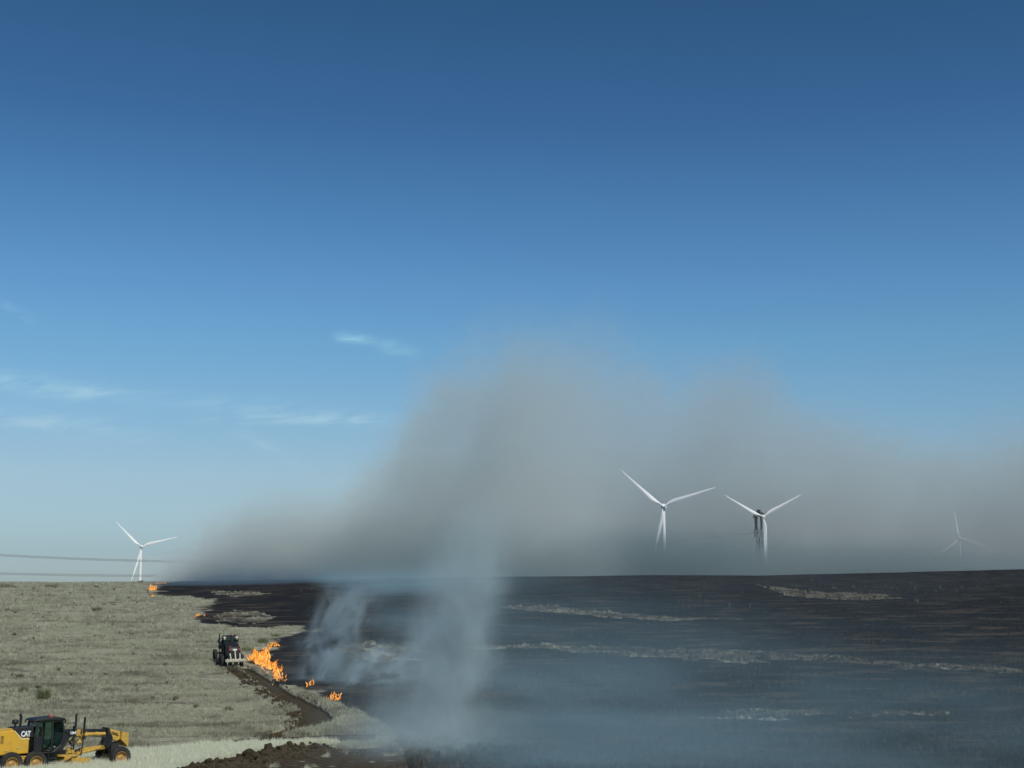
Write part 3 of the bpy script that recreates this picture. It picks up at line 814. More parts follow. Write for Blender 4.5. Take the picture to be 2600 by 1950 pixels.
def grader(name, label, loc, az, pitch, roll, body_m, work_m, rim_m, is_yellow, blade_yaw=0):
    root = empty(name, loc); root.rotation_euler = Matrix.Rotation(az, 4, 'Z').to_euler()
    root.rotation_euler = (Matrix.Rotation(az, 3, 'Z') @ Matrix.Rotation(-pitch, 3, 'Y') @ Matrix.Rotation(roll, 3, 'X')).to_euler()
    tag(root, label, 'motor grader', 'motor graders cutting firebreaks')
    WB = 5.86; r = 0.62
    for s in (-1, 1):
        wheel(root, -.70, s * 1.05, r, s, rim_m); wheel(root, .70, s * 1.05, r, s, rim_m); wheel(root, WB, s * 1.05, r, s, rim_m, steer=4, lean=0)
        tb = MB(); tb.prism([(-1.0, .48), (1.0, .48), (1.05, .75), (.35, .98), (-.35, .98), (-1.05, .75)], s * .62, s * .80); tb.build('tandem_case', work_m, root, bevel=.03)
    ax = MB(); ax.tube((0, -.7, .75), (0, .7, .75), .22, n=14); ax.box((0, 0, .95), (1.1, .7, .5)); ax.box((-1.2, 0, .95), (2.2, .8, .35)); ax.build('rear_axle', M_dark, root)
    # engine hood
    hd = MB(); hd.prism([(-2.65, 1.02), (.42, 1.10), (.42, 1.98), (-.05, 1.98), (-.52, 2.46), (-2.45, 2.26), (-2.72, 1.9)], -.62, .62); hood = hd.build('hood', body_m, root, bevel=.05)
    rl = MB()
    for s in (-1, 1): rl.box((-.62, s * .62, 1.75), (.05, .03, 1.2))
    rl.prism([(-2.46, 2.27), (-.54, 2.47), (-.54, 2.52), (-2.46, 2.32)], -.50, .50); rl.build('hood_ridge', body_m, root, bevel=.01)
    uh = MB(); uh.prism([(-.50, 2.46), (-.04, 1.985), (.66, 1.985), (.66, 2.60), (-.42, 2.56), (-.50, 2.52)], -.60, .60); upper = uh.build('upper_hood', M_black, root, bevel=.03)
    if is_yellow:
        m_str = principled('cream_stripe', (.72, .62, .30), .5)
        for s in (-1, 1): st = MB(); st.prism([(-.52, 2.42), (-.46, 2.42), (.00, 1.95), (.42, 1.95), (.42, 1.88), (-.04, 1.88)], s * .615, s * .632); st.build('pale_stripe', m_str, root)
        for s, rz in ((-1, 0), (1, math.pi)):
            text_mesh('lettering', 'CAT', .42, M_print, upper, (.20, s * .612, 2.19), (R(90), 0, rz), xs=.70)
    vents = [(-1.15, 1.92, .17, .42), (-1.48, 1.88, .15, .40), (-1.95, 1.86, .16, .40), (-1.62, 1.25, .30, .26), (-1.55, 1.55, .22, .10)]
    for s in (-1, 1):
        for vx, vz, vw, vh in vents:
            v_ = MB(); v_.box((vx, s * .622, vz), (vw, .02, vh)); vo = v_.build('vent', M_louvre if is_yellow else M_dark, hood)
            lo = MB()
            for k in range(int(vh / .07)): lo.box((vx, s * .636, vz - vh / 2 + .035 + k * .07), (vw, .014, .018), (s * 20, 0, 0))
            lo.build('louvre', body_m, hood)
        for lx, lz in ((-.22, 1.43), (-.9, 1.3)): hn = MB(); hn.box((lx, s * .65, lz), (.14, .03, .035)); hn.build('hood_latch', M_cream, hood)
    rf = MB(); rf.box((-2.74, 0, 1.55), (.08, 1.0, .75)); rf.build('radiator_grille', M_dark, root)
    # intake and exhaust
    pc = MB(); pc.tube((-.35, -.3, 2.5), (-.35, -.3, 2.78), .055, n=10); pc.lathe([(2.74, .07), (2.76, .16), (2.82, .19), (2.93, .19), (3.0, .14), (3.03, .01)], (-.35, -.3, 0), 'Z', 16); pc.build('air_precleaner', M_black, root, smooth=True)
    ex = MB(); ex.tube((.08, .05, 2.5), (.10, .05, 3.18), .075, n=12); ex.tube((.10, .05, 3.14), (.03, .05, 3.3), .07, n=12); ex.build('exhaust_pipe', M_black, root, smooth=True)
    # rear lights, plate, cooling package, ripper
    for s in (-1, 1):
        l_ = MB(); l_.box((-2.77, s * .52, 2.0), (.06, .16, .22)); l_.build('tail_light', M_red, root, bevel=.02)
        l2 = MB(); l2.box((-2.60, s * .50, 2.33), (.10, .14, .12)); l2.build('work_light', M_orange if not is_yellow else M_lamp, root)
    pp = MB(); pp.box((-2.80, 0.0, 2.02), (.015, .42, .18)); pp.build('rear_plate', M_print, root)
    rp = MB(); rp.box((-3.55, 0, .98), (.22, 2.15, .26)); rp.box((-3.38, 0, .80), (.12, 2.0, .14))
    for yy in (-.85, -.3, .3, .85): rp.prism([(-3.70, 1.2), (-3.52, 1.2), (-3.46, .62), (-3.60, .42), (-3.74, .62)], yy - .04, yy + .04)
    rp.build('ripper_beam', M_cream, root, bevel=.02)
    for yy, lean_ in ((-.52, .05), (0, 0), (.52, -.05)):
        ry = MB(); ry.tube((-2.9, yy, 1.86 if yy == 0 else 1.62), (-3.5, yy + lean_, 1.02), .07, n=10); ry.tube((-2.85, yy, 1.2), (-3.5, yy, .95), .055, n=8); ry.build('ripper_cylinder', M_cream, root)
    # cab
    side = [(.72, 1.22), (1.02, 1.08), (1.85, 1.08), (2.28, 1.42), (2.44, 2.2), (2.32, 2.86), (.84, 2.86), (.70, 2.1)]
    cabr = MB()
    cabr.box((1.42, 0, 1.02), (1.2, 1.36, .06)); cab = cabr.build('cab', M_black, root)
    fr = MB()
    P = lambda x, y, z: Vector((x, y, z))
    def beam(a, b, w_=.05): fr.tube(a, b, w_, n=6)
    hwb, hwt = .70, .66
    for s in (-1, 1):
        pts = [P(x, s * (hwb if z < 2.6 else hwt), z) for x, z in side]
        for a, b in zip(pts, pts[1:] + pts[:1]): beam(a, b, .055)
        beam(P(1.74, s * hwb, 1.1), P(1.74, s * hwt, 2.84), .06); beam(P(1.14, s * hwb, 2.0), P(1.12, s * hwt, 2.84), .04)
        fr.prism([(.72, 1.22), (1.02, 1.06), (1.14, 1.06), (1.14, 2.0), (.71, 2.0)], s * (hwb - .03), s * (hwb + .03))
        fr.prism([(1.74, 1.09), (1.86, 1.09), (2.30, 1.43), (2.32, 1.58), (1.80, 1.22)], s * (hwb - .02), s * (hwb + .02))
    for x, z in side: beam(P(x, -hwb, z), P(x, hwb, z), .05)
    fr.box((.72, 0, 1.62), (.05, 1.36, .9))
    fr.build('cab_frame', M_black, cab)
    rfb = MB(); rfb.prism([(.62, 2.88), (2.40, 2.90), (2.52, 2.87), (2.44, 3.02), (2.0, 3.11), (.84, 3.03), (.64, 2.97)], -.76, .76); rfo = rfb.build('roof', M_black, root, bevel=.05)
    bc = MB(); bc.lathe([(3.06, .10), (3.10, .10), (3.22, .085), (3.25, .01)], (1.75, -.30, 0), 'Z', 12); bc.build('beacon', M_orange, rfo)
    for s in (-1, 1):
        for xx in (.66, 2.44):
            lg = MB(); lg.tube((xx, s * .66, 2.84), (xx + (.09 if xx > 1 else -.09), s * .68, 2.84), .075, n=10); lg.build('work_light', M_cream if not is_yellow else M_dark, rfo)
    if not is_yellow:
        for s in (-1, 1):
            fl = MB(); fl.prism([(.58, 2.93), (1.0, 2.97), (1.0, 3.08), (.62, 3.02)], s * .50, s * .78); fl.build('roof_corner', M_cream, rfo, bevel=.02)
    # glazing
    for s in (-1, 1):
        for nm, poly in (('door_glass', [(1.17, 1.14), (1.70, 1.14), (1.70, 2.82), (1.14, 2.82)]), ('side_glass', [(1.80, 1.28), (1.88, 1.22), (2.26, 1.50), (2.39, 2.2), (2.28, 2.82), (1.80, 2.82)]),
                         ('rear_side_glass', [(.75, 2.05), (1.10, 2.05), (1.07, 2.82), (.88, 2.82), (.75, 2.2)])):
            g = MB(); g.prism(poly, s * (hwt + .012), s * (hwt + .022)); g.build(nm, M_glass, cab)
    for nm, (x0, z0), (x1, z1) in (('windscreen', (2.43, 2.2), (2.32, 2.84)), ('lower_windscreen', (2.28, 1.44), (2.43, 2.2)), ('rear_glass', (.72, 2.12), (.84, 2.84))):
        g = MB(); g.add([(x0, -.64, z0), (x0, .64, z0), (x1, .64, z1), (x1, -.64, z1), (x0 + .01, -.64, z0), (x0 + .01, .64, z0), (x1 + .01, .64, z1), (x1 + .01, -.64, z1)],
                        [(0, 1, 2, 3), (7, 6, 5, 4), (0, 4, 5, 1), (1, 5, 6, 2), (2, 6, 7, 3), (3, 7, 4, 0)]); g.build(nm, M_glass, cab)
    se = MB(); se.box((1.18, 0, 1.48), (.5, .5, .14)); se.box((.93, 0, 1.92), (.14, .48, .8), (0, -8, 0)); se.box((1.15, .3, 1.8), (.35, .08, .06)); se.box((1.15, -.3, 1.8), (.35, .08, .06)); se.box((1.18, 0, 1.25), (.3, .3, .5)); se.build('seat', M_seat, cab, bevel=.03)
    sw = MB(); sw.tube((2.15, 0, 1.05), (1.92, 0, 1.72), .07, n=8); sw.lathe([(-.015, .19), (.015, .19), (.015, .16), (-.015, .16), (-.015, .19)], (1.90, 0, 1.76), 'Z', 18); sw.build('steering_console', M_seat, cab)
    if is_yellow:
        sh = MB(); sh.prism([(1.28, 1.50), (1.58, 1.55), (1.62, 1.78), (1.55, 1.74), (1.50, 1.82), (1.36, 1.78), (1.34, 1.60)], -.655, -.645); sh.prism([(1.36, 1.44), (1.44, 1.36), (1.52, 1.46), (1.50, 1.50), (1.33, 1.50)], -.655, -.645)
        sh.build('door_pale_patch', M_sheet, cab)  # flat pale green shapes just inside the right door glass
    # mirrors
    for s in (-1, 1):
        mi = MB(); mi.path([(2.36, s * .70, 2.74), (2.85, s * 1.0, 2.74), (2.92, s * 1.05, 2.66), (2.88, s * 1.05, 2.28)], .022, 6); mi.tube((2.42, s * .70, 2.5), (2.66, s * .88, 2.73), .018, n=6); mi.box((2.88, s * 1.05, 2.42), (.06, .2, .34)); mi.build('mirror', M_black, root)
    # steps and centre frame
    cf = MB(); cf.box((1.3, 0, .86), (1.9, .75, .26)); cf.prism([(1.9, .75), (2.6, 1.15), (3.0, 1.85), (3.0, 2.26), (2.46, 2.26), (2.40, 1.3), (1.8, 1.0)], -.26, .26); cf.box((2.45, 0, 1.0), (.7, .6, .3)); cf.build('centre_frame', M_black, root, bevel=.02)
    for s in (-1, 1):
        sp = MB(); sp.box((1.72, s * .82, .78), (.45, .22, .03)); sp.box((1.76, s * .84, .48), (.42, .2, .03)); sp.box((1.52, s * .84, .7), (.03, .04, .62)); sp.box((1.98, s * .84, .7), (.03, .04, .62)); sp.path([(2.0, s * .78, 1.05), (2.3, s * .78, 1.35), (2.62, s * .78, 1.75)], .02, 6); sp.build('step', M_dark, root)
    # boom
    bo = MB(); bo.prism([(2.42, 1.72), (3.05, 1.85), (3.6, 1.98), (5.25, 1.97), (5.30, 2.25), (3.0, 2.32), (2.42, 2.30)], -.17, .17); boom = bo.build('boom', M_black, root, bevel=.02)
    if is_yellow:
        for s, rz in ((-1, 0), (1, math.pi)):
            text_mesh('lettering', '12M3', .20, M_print, boom, (3.22, s * .176, 2.10), (R(90), 0, rz), xs=1.15)
    # front plate, nose and push block
    fp = MB(); fp.prism([(5.22, 2.33), (5.36, 2.33), (5.46, 2.05), (5.62, 1.75), (5.5, 1.3), (5.30, 1.1), (5.2, 1.3), (5.26, 1.9)], -.42, .42); fp.build('front_frame_plate', M_black, root, bevel=.02)
    no = MB(); no.prism([(5.36, 2.27), (6.05, 2.10), (6.10, 1.65), (5.86, 1.52), (5.62, 1.62), (5.44, 1.95)], -.40, .40); no.build('nose_box', work_m, root, bevel=.03)
    nl_ = MB(); nl_.prism([(5.50, 2.10), (5.9, 1.97), (5.9, 1.93), (5.50, 2.05)], -.415, -.405); nl_.tube((5.55, -.42, 1.98), (5.95, -.42, 1.86), .025, n=6); nl_.build('hose_guard', M_dark, root)
    pb = MB(); pb.prism([(6.06, 2.11), (6.52, 1.99), (6.54, 1.22), (6.48, 1.20), (6.06, 1.62)], -.62, .62); pb.build('push_block', work_m, root, bevel=.02)
    fa = MB(); fa.box((WB, 0, .82), (.22, 1.75, .24)); fa.box((WB, 0, 1.15), (.5, .5, .6)); fa.tube((WB - .25, -.85, .75), (WB - .25, .85, .75), .04, n=8); fa.build('front_axle', M_dark, root)
    # saddle, lift cylinders, side shift, drawbar, circle, moldboard
    sa = MB(); sa.box((3.62, 0, 2.09), (.42, .44, .40)); sa.box((3.62, 0, 1.90), (.26, 1.5, .14))
    for s in (-1, 1): sa.tube((3.5, s * .78, 2.02), (3.85, s * .78, 2.02), .11, n=10); sa.box((3.55, s * .5, 1.75), (.12, .14, .5), (s * 18, 0, 0)); sa.tube((3.35, s * .62, 1.5), (3.62, s * .5, 1.9), .06, n=8)
    sa.build('lift_saddle', work_m, root, bevel=.02)
    for s in (-1, 1):
        lc = MB(); xx = 3.74 if s > 0 else 3.58
        lc.tube((xx + .02, s * .84, 3.08 + .05 * s), (xx, s * .84, 1.85), .065, n=10); lc.build('lift_cylinder', M_black, root, smooth=True)
        rd_ = MB(); rd_.tube((xx, s * .84, 1.85), (xx - .06, s * .80, .92), .04, n=8); rd_.build('lift_rod', M_dark, root)
    cs_ = MB(); cs_.tube((4.05, -.30, 2.0), (5.15, -.30, 1.98), .105, n=14); cs_.tube((4.55, -.30, 2.0), (4.62, -.30, 2.0), .13, n=14); cs_.box((3.98, -.30, 2.0), (.16, .18, .26)); cs_.build('side_shift_cylinder', work_m, root, smooth=True)
    cr = MB(); cr.tube((3.98, -.32, 1.86), (5.2, -.22, 1.80), .035, n=8); cr.tube((3.85, -.34, 1.98), (3.85, -.34, 1.70), .11, n=12); cr.build('cylinder_rod', M_steel, root)
    db = MB(); db.prism([(3.55, .98), (3.75, 1.18), (5.25, 1.30), (5.40, 1.18), (5.38, 1.08), (3.9, .92)], -.14, .14)
    for s in (-1, 1): db.tube((5.2, s * .05, 1.18), (3.3, s * .68, .92), .085, n=6)
    db.build('drawbar', work_m, root, bevel=.01)
    ci = MB(); ci.lathe([(.80, .82), (.92, .82), (.92, .64), (.80, .64), (.80, .82)], (3.0, 0, 0), 'Z', 32); ci.box((3.0, 0, .95), (1.4, .2, .1)); ci.tube((3.1, 0, .95), (3.1, 0, 1.25), .18, n=12); ci.build('circle', work_m, root)
    by = empty('blade_carrier', (3.0, 0, 0), (0, 0, R(28 + blade_yaw))); by.parent = root
    for s in (-1, 1):
        ar = MB(); ar.prism([(-.30, .88), (.18, .90), (.10, .70), (-.05, .30), (-.25, .22), (-.32, .45)], s * .62 - .06, s * .62 + .06); ar.build('blade_arm', work_m, by, bevel=.02)
    bl = MB(); prof = []
    for k in range(9):
        a = math.radians(-52 + k * 13); prof.append((.62 - .52 * math.cos(a) - .36, .40 + .42 * math.sin(a)))
    inner = [(x + .025, z) for x, z in prof][::-1]; bl.prism(prof + inner, -1.83, 1.83); bl.build('moldboard', work_m if is_yellow else M_dark, by)
    ce = MB(); ce.box((prof[0][0] + .02, 0, prof[0][1] - .04), (.03, 3.66, .14)); ce.build('cutting_edge', M_steel, by)
    # hoses
    for k in range(5):
        ho = MB(); ho.path([(2.7 + k * .03, -.18, 1.86 - k * .03), (3.1, -.28 - k * .02, 1.52 - k * .05), (3.4, -.3, 1.66), (3.6 + k * .05, -.4, 1.8)], .018, 6); ho.build('hose', M_dark, root)
    for s in (-1, 1): ho = MB(); ho.path([(5.3, s * .3, 1.7), (5.1, s * .35, 1.35), (5.0, s * .2, 1.25)], .02, 6); ho.build('hose', M_dark, root)
    return root

bpy.context.view_layer.update()
def rot_of(az, pitch, roll): return (Matrix.Rotation(az, 3, 'Z') @ Matrix.Rotation(-pitch, 3, 'Y') @ Matrix.Rotation(roll, 3, 'X')).to_4x4()
def settle(xc, yc, az, xf=2.9):
    """place a grader by its tandem centre; returns location and pitch from the ground under the wheels"""
    h = lambda a, b: float(base_h(np.array([a]), np.array([b]))[0])
    c, s = math.cos(az), math.sin(az)
    zr = (h(xc - c * .77, yc - s * .77) + h(xc + c * .77, yc + s * .77)) / 2; zf = h(xc + c * 5.86, yc + s * 5.86)
    zl = h(xc - s * 1.05, yc + c * 1.05); zr2 = h(xc + s * 1.05, yc - c * 1.05)
    return (xc, yc, zr), math.atan2(zf - zr, 5.86), math.atan2(zl - zr2, 2.1)

AZ1 = R(40)
_x1, _y1, _ = hit(57, 1966)
loc1, p1, r1 = settle(_x1 - 1.05 * math.sin(AZ1), _y1 + 1.05 * math.cos(AZ1), AZ1); loc1 = (loc1[0], loc1[1], loc1[2] + .03)
g1 = grader('motor_grader', 'yellow motor grader with black cab in the bright grass at the left', loc1, AZ1, p1, r1 * .5, M_yellow, M_yellow2, M_rim, True)
AZ2 = R(109)
_x2, _y2, _ = hit(587, 1691)
loc2, p2, r2 = settle(_x2, _y2, AZ2)
g2 = grader('motor_grader', 'black motor grader with cream ripper seen from behind beside the flames', loc2, AZ2, p2, r2, M_black, M_dark, M_rimd, False, blade_yaw=8)
M_wshirt = (0.75, 0.76, 0.74); M_dshirt = (0.10, 0.11, 0.12)
for g, loc, az, p_, r_, sh, cp, lb in ((g1, loc1, AZ1, p1, r1 * .5, M_wshirt, M_print, 'person in a white shirt and white cap seated inside the yellow grader'),
                                 (g2, loc2, AZ2, p2, r2, M_dshirt, M_seat, 'person in dark clothes seated inside the black grader')):
    person(None, sh, cp, lb, Matrix.Translation(loc) @ rot_of(az, p_, r_) @ Matrix.Translation((1.24, -.02, 1.62)))

# ------------------------------------------------------------------ flames
def flame_material():
    m, nt = mat_new('flame')
    t = nt.nodes.new('ShaderNodeTexCoord'); g = nt.nodes.new('ShaderNodeNewGeometry')
    x, y, z = sepxyz(nt, t.outputs['Object'])
    px_, py_, pz_ = sepxyz(nt, g.outputs['Position'])
    n_ = fnoise(nt, combine(nt, px_, py_, pz_ * .75), 1.9, 4, .6, 1.6)
    n2_ = fnoise(nt, combine(nt, px_, py_, pz_ * .6), .8, 2, .5, .5, w=3.0)
    rdg = 1.0 - ((n_ - 0.5) * 5.5).abs()
    lw = nt.nodes.new('ShaderNodeLayerWeight'); lw.inputs[0].default_value = .5
    core = (1.0 - X(nt, lw.outputs['Facing']))
    heat = core * 0.30 + rdg * 0.52 + (n2_ - 0.5) * 0.9 - z * 0.12
    cr = nt.nodes.new('ShaderNodeValToRGB'); nt.links.new(heat.s, cr.inputs[0])
    els = [(0.08, (.10, .015, .002)), (.28, (.36, .07, .008)), (.46, (.95, .27, .02)), (.74, (1.0, .60, .16))]
    while len(cr.color_ramp.elements) < len(els): cr.color_ramp.elements.new(.5)
    for e, (p, c) in zip(cr.color_ramp.elements, els): e.position = p; e.color = (*c, 1)
    em = nt.nodes.new('ShaderNodeEmission'); nt.links.new(cr.outputs[0], em.inputs[0]); em.inputs[1].default_value = 1.1
    tr = nt.nodes.new('ShaderNodeBsdfTransparent'); mx = nt.nodes.new('ShaderNodeMixShader')
    al = smooth(heat, 0.08, 0.46)
    nt.links.new(al.s, mx.inputs[0]); nt.links.new(tr.outputs[0], mx.inputs[1]); nt.links.new(em.outputs[0], mx.inputs[2])
    o = nt.nodes.new('ShaderNodeOutputMaterial'); nt.links.new(mx.outputs[0], o.inputs[0]); return m
M_flame = flame_material()
def flame_mesh(seed):
    rs = random.Random(seed); n, m = 12, 14; vs = []
    sx, sy = rs.uniform(.1, .35), rs.uniform(-.15, .15); ph = rs.uniform(0, 6)
    for j in range(m):
        t = j / (m - 1)
        r = .26 * (math.sin(math.pi * min(1, (t * .85 + .16))) ** .8) * (1 - t) ** .55 + .004
        cx = sx * t * t * 1.6 + .10 * math.sin(t * 6 + ph) * t; cy = sy * t + .08 * math.cos(t * 5 + ph) * t
        for k in range(n):
            a = 2 * math.pi * k / n + t * 1.6
            q = r * (1 + .55 * mnoise.noise(Vector((math.cos(a) * 1.4 + seed * 9, math.sin(a) * 1.4, t * 3.2))))
            vs.append((cx + q * math.cos(a), cy + q * .8 * math.sin(a), t))
    fs = [(j * n + k, j * n + (k + 1) % n, (j + 1) * n + (k + 1) % n, (j + 1) * n + k) for j in range(m - 1) for k in range(n)]
    me = bpy.data.meshes.new('flame'); me.from_pydata(vs, [], fs); me.materials.append(M_flame)
    for p in me.polygons: p.use_smooth = True
    return me
FL = [flame_mesh(s) for s in range(7)]
def fire(label, pts, count, hgt, wid, seed, spread=.8):
    rs = random.Random(seed)
    c = pts[0]; root = empty('grass_fire', c[:3]); tag(root, label, 'fire', 'fires along the burning edge of the grass')
    for i in range(count):
        t = rs.random() * (len(pts) - 1); k = min(int(t), len(pts) - 2) if len(pts) > 1 else 0
        if len(pts) > 1:
            a, b = pts[k], pts[k + 1]; f = t - k; p = [a[j] + (b[j] - a[j]) * f for j in range(2)]; h_ = (a[3] + (b[3] - a[3]) * f)
        else: p = list(pts[0][:2]); h_ = pts[0][3]
        p[0] += rs.gauss(0, spread); p[1] += rs.gauss(0, spread * 1.7)
        o = link('flame', FL[rs.randrange(7)], (), root)
        hh = h_ * rs.uniform(.35, 1.1) * hgt
        o.location = (p[0] - c[0], p[1] - c[1], gz_at(p[0], p[1]) - c[2] - .05)
        hw_ = h_ * hgt * .62 * wid
        o.location.z += rs.uniform(0, .35) * h_ * (rs.random() < .4)
        o.scale = (hw_ * rs.uniform(.6, 1.3), hw_ * rs.uniform(.6, 1.3), hh * .85)
        o.rotation_euler = (rs.uniform(-.45, .45), rs.uniform(-.35, .6), rs.uniform(0, 6.28))
    for p in (root,): p.location = c[:3]
    return root
def F(*L):
    out = []
    for u, v, h in L:
        x, y, z = ghit(u, v); out.append((x, y, z, h))
    return out
fire('largest grass fire, tall orange flames beside the black grader', F((645, 1672, 1.7), (658, 1680, 2.5), (682, 1694, 2.0), (702, 1713, 1.2), (714, 1730, .5)), 190, .60, .72, 3, .32)
fire('small grass fire above and right of the largest flames', F((664, 1660, .7), (684, 1644, 1.2), (704, 1640, 1.1)), 26, .7, .7, 4, .25)
fire('dim small fire in thin smoke between two brighter fires', F((779, 1742, .9), (793, 1740, .8)), 8, .8, .8, 5, .2)
fire('small bright grass fire above the bend of the firebreak', F((826, 1784, 1.0), (844, 1778, 1.3), (862, 1768, .7)), 26, .62, .8, 6, .22)
fire('distant round orange fire at the left tip of the burnt ground', F((385, 1499, 2.6), (388, 1499, 2.4)), 30, .46, .8, 7, .35)
fire('tiny fire just below the distant round orange fire', F((386, 1514, 1.6), (390, 1515, 1.2)), 7, .8, .8, 8, .3)
fire('pale line of fire on the crest right of the distant round fire', F((398, 1483, 1.2), (424, 1482, .9)), 12, .6, .9, 9, .5)
fire('faint reddish fire in the notch of burnt grass uphill of the black grader', F((500, 1572, .7), (508, 1564, .8)), 5, 1.0, .8, 10, .3)

# ------------------------------------------------------------------ grass
def blades_mesh(name, seed, n, h, spread, lean, wdt, mat, segs=2):
    rs = random.Random(seed); mb = MB()
    for i in range(n):
        a = rs.uniform(0, 6.283); r_ = spread * math.sqrt(rs.random()); x, y = r_ * math.cos(a), r_ * math.sin(a)
        hh = h * rs.uniform(.55, 1.1); d = rs.uniform(0, 6.283); le = lean * rs.uniform(.2, 1) * hh
        lx, ly = math.cos(d) * le, math.sin(d) * le; w_ = wdt * rs.uniform(.7, 1.3); px_, py_ = -math.sin(d + .6) * w_, math.cos(d + .6) * w_
        vs = [(x - px_, y - py_, -.05), (x + px_, y + py_, -.05), (x + lx * .35 + px_ * .8, y + ly * .35 + py_ * .8, hh * .6), (x + lx * .35 - px_ * .8, y + ly * .35 - py_ * .8, hh * .6), (x + lx, y + ly, hh)]
        mb.add(vs, [(0, 1, 2, 3), (3, 2, 4)])
    me = bpy.data.meshes.new(name); me.from_pydata(mb.v, [], mb.f); me.materials.append(mat); return me

def grass_mat(name, c0, c1, c2, trans=.25):
    m, nt = mat_new(name)
    oi = nt.nodes.new('ShaderNodeObjectInfo'); g = nt.nodes.new('ShaderNodeNewGeometry')
    px_, py_, pz_ = sepxyz(nt, g.outputs['Position'])
    n_ = fnoise(nt, combine(nt, px_ * .5, py_ * .85, 0.0), 0.12, 5, .6)
    a = mixc(nt, X(nt, oi.outputs['Random']), c0, c1)
    a = mixc(nt, smooth(n_, .35, .65), a, c2)
    sk = smooth(fnoise(nt, combine(nt, px_ * .35, py_, 0.0), 0.35, 5, .65, .6), .50, .64) * 0.55 + smooth(fnoise(nt, combine(nt, px_ * .25, py_, 0.0), .5, 6, .7, .8), .50, .62) * .4
    if name == 'dry_grass': a = mixc(nt, sk.clamp(), a, (.15, .138, .098))
    b_ = nt.nodes.new('ShaderNodeBsdfDiffuse'); t_ = nt.nodes.new('ShaderNodeBsdfTranslucent'); mx = nt.nodes.new('ShaderNodeMixShader'); mx.inputs[0].default_value = trans
    nt.links.new(a, b_.inputs[0]); nt.links.new(a, t_.inputs[0]); nt.links.new(b_.outputs[0], mx.inputs[1]); nt.links.new(t_.outputs[0], mx.inputs[2])
    o = nt.nodes.new('ShaderNodeOutputMaterial'); nt.links.new(mx.outputs[0], o.inputs[0]); return m
M_g1 = grass_mat('dry_grass', (.20, .20, .142), (.68, .685, .50), (.50, .50, .365))
M_g2 = grass_mat('straw_grass', (.70, .71, .53), (.90, .91, .73), (.82, .83, .64), .35)
M_g3 = grass_mat('charred_stems', (.03, .03, .028), (.16, .15, .13), (.06, .055, .05))
M_gr = grass_mat('green_leaves', (.15, .17, .08), (.28, .30, .15), (.21, .225, .12))
M_brush = grass_mat('brown_brush', (.09, .08, .055), (.20, .17, .11), (.13, .11, .075))

def scatter(name, label, tufts, P, S, seed):
    """one stuff object: the tuft meshes laid on every point"""
    rg = np.random.default_rng(seed); n = len(P); out = []
    pick = rg.integers(0, len(tufts), n)
    for k, tm in enumerate(tufts):
        sel = np.where(pick == k)[0]
        me = bpy.data.meshes.new(name + '_points'); me.vertices.add(len(sel)); me.vertices.foreach_set('co', P[sel].astype(np.float32).ravel())
        a = me.attributes.new('scl', 'FLOAT', 'POINT'); a.data.foreach_set('value', S[sel].astype(np.float32))
        a = me.attributes.new('rot', 'FLOAT', 'POINT'); a.data.foreach_set('value', rg.uniform(0, 6.28, len(sel)).astype(np.float32))
        o = link(name, me, tm.data.materials[0]); tag(o, label, kind='stuff')
        ng = bpy.data.node_groups.new(name, 'GeometryNodeTree')
        ng.interface.new_socket('Geometry', in_out='INPUT', socket_type='NodeSocketGeometry'); ng.interface.new_socket('Geometry', in_out='OUTPUT', socket_type='NodeSocketGeometry')
        N = ng.nodes.new; gi, go = N('NodeGroupInput'), N('NodeGroupOutput'); ip = N('GeometryNodeInstanceOnPoints'); oi = N('GeometryNodeObjectInfo')
        oi.inputs['Object'].default_value = tm; oi.transform_space = 'ORIGINAL'
        sa_ = N('GeometryNodeInputNamedAttribute'); sa_.data_type = 'FLOAT'; sa_.inputs['Name'].default_value = 'scl'
        ra = N('GeometryNodeInputNamedAttribute'); ra.data_type = 'FLOAT'; ra.inputs['Name'].default_value = 'rot'
        cx = N('ShaderNodeCombineXYZ')
        ng.links.new(gi.outputs[0], ip.inputs['Points']); ng.links.new(oi.outputs['Geometry'], ip.inputs['Instance']); ng.links.new(sa_.outputs['Attribute'], ip.inputs['Scale'])
        ng.links.new(ra.outputs['Attribute'], cx.inputs[2]); ng.links.new(cx.outputs[0], ip.inputs['Rotation']); ng.links.new(ip.outputs[0], go.inputs[0])
        mo = o.modifiers.new('scatter', 'NODES'); mo.node_group = ng; out.append(o)
    return out

def sources(kind, label, mat, specs):
    res = []
    for i, (n, h, sp, le, wd) in enumerate(specs):
        me = blades_mesh(kind, 40 + i, n, h, sp, le, wd, mat)
        o = link(kind, me, mat); x = -33.0 - i * .9; y = 108.0 + i; o.location = (x, y, gz_at(x, y)); tag(o, label, kind='stuff'); res.append(o)
    return res
src1 = sources('grass_clump', 'clumps of dry grey grass in the unburnt field', M_g1, [(18, .22, .22, .7, .010), (14, .28, .18, .6, .010), (20, .17, .28, .9, .012), (10, .36, .12, .45, .009)])
src2 = sources('straw_clump', 'clumps of tall pale straw grass at the roadside', M_g2, [(22, .55, .22, .35, .012), (18, .66, .18, .3, .012), (26, .48, .26, .45, .013)])
src3 = sources('charred_clump', 'charred grass stems standing in the burnt field', M_g3, [(10, .30, .2, .6, .014), (8, .42, .14, .5, .014)])

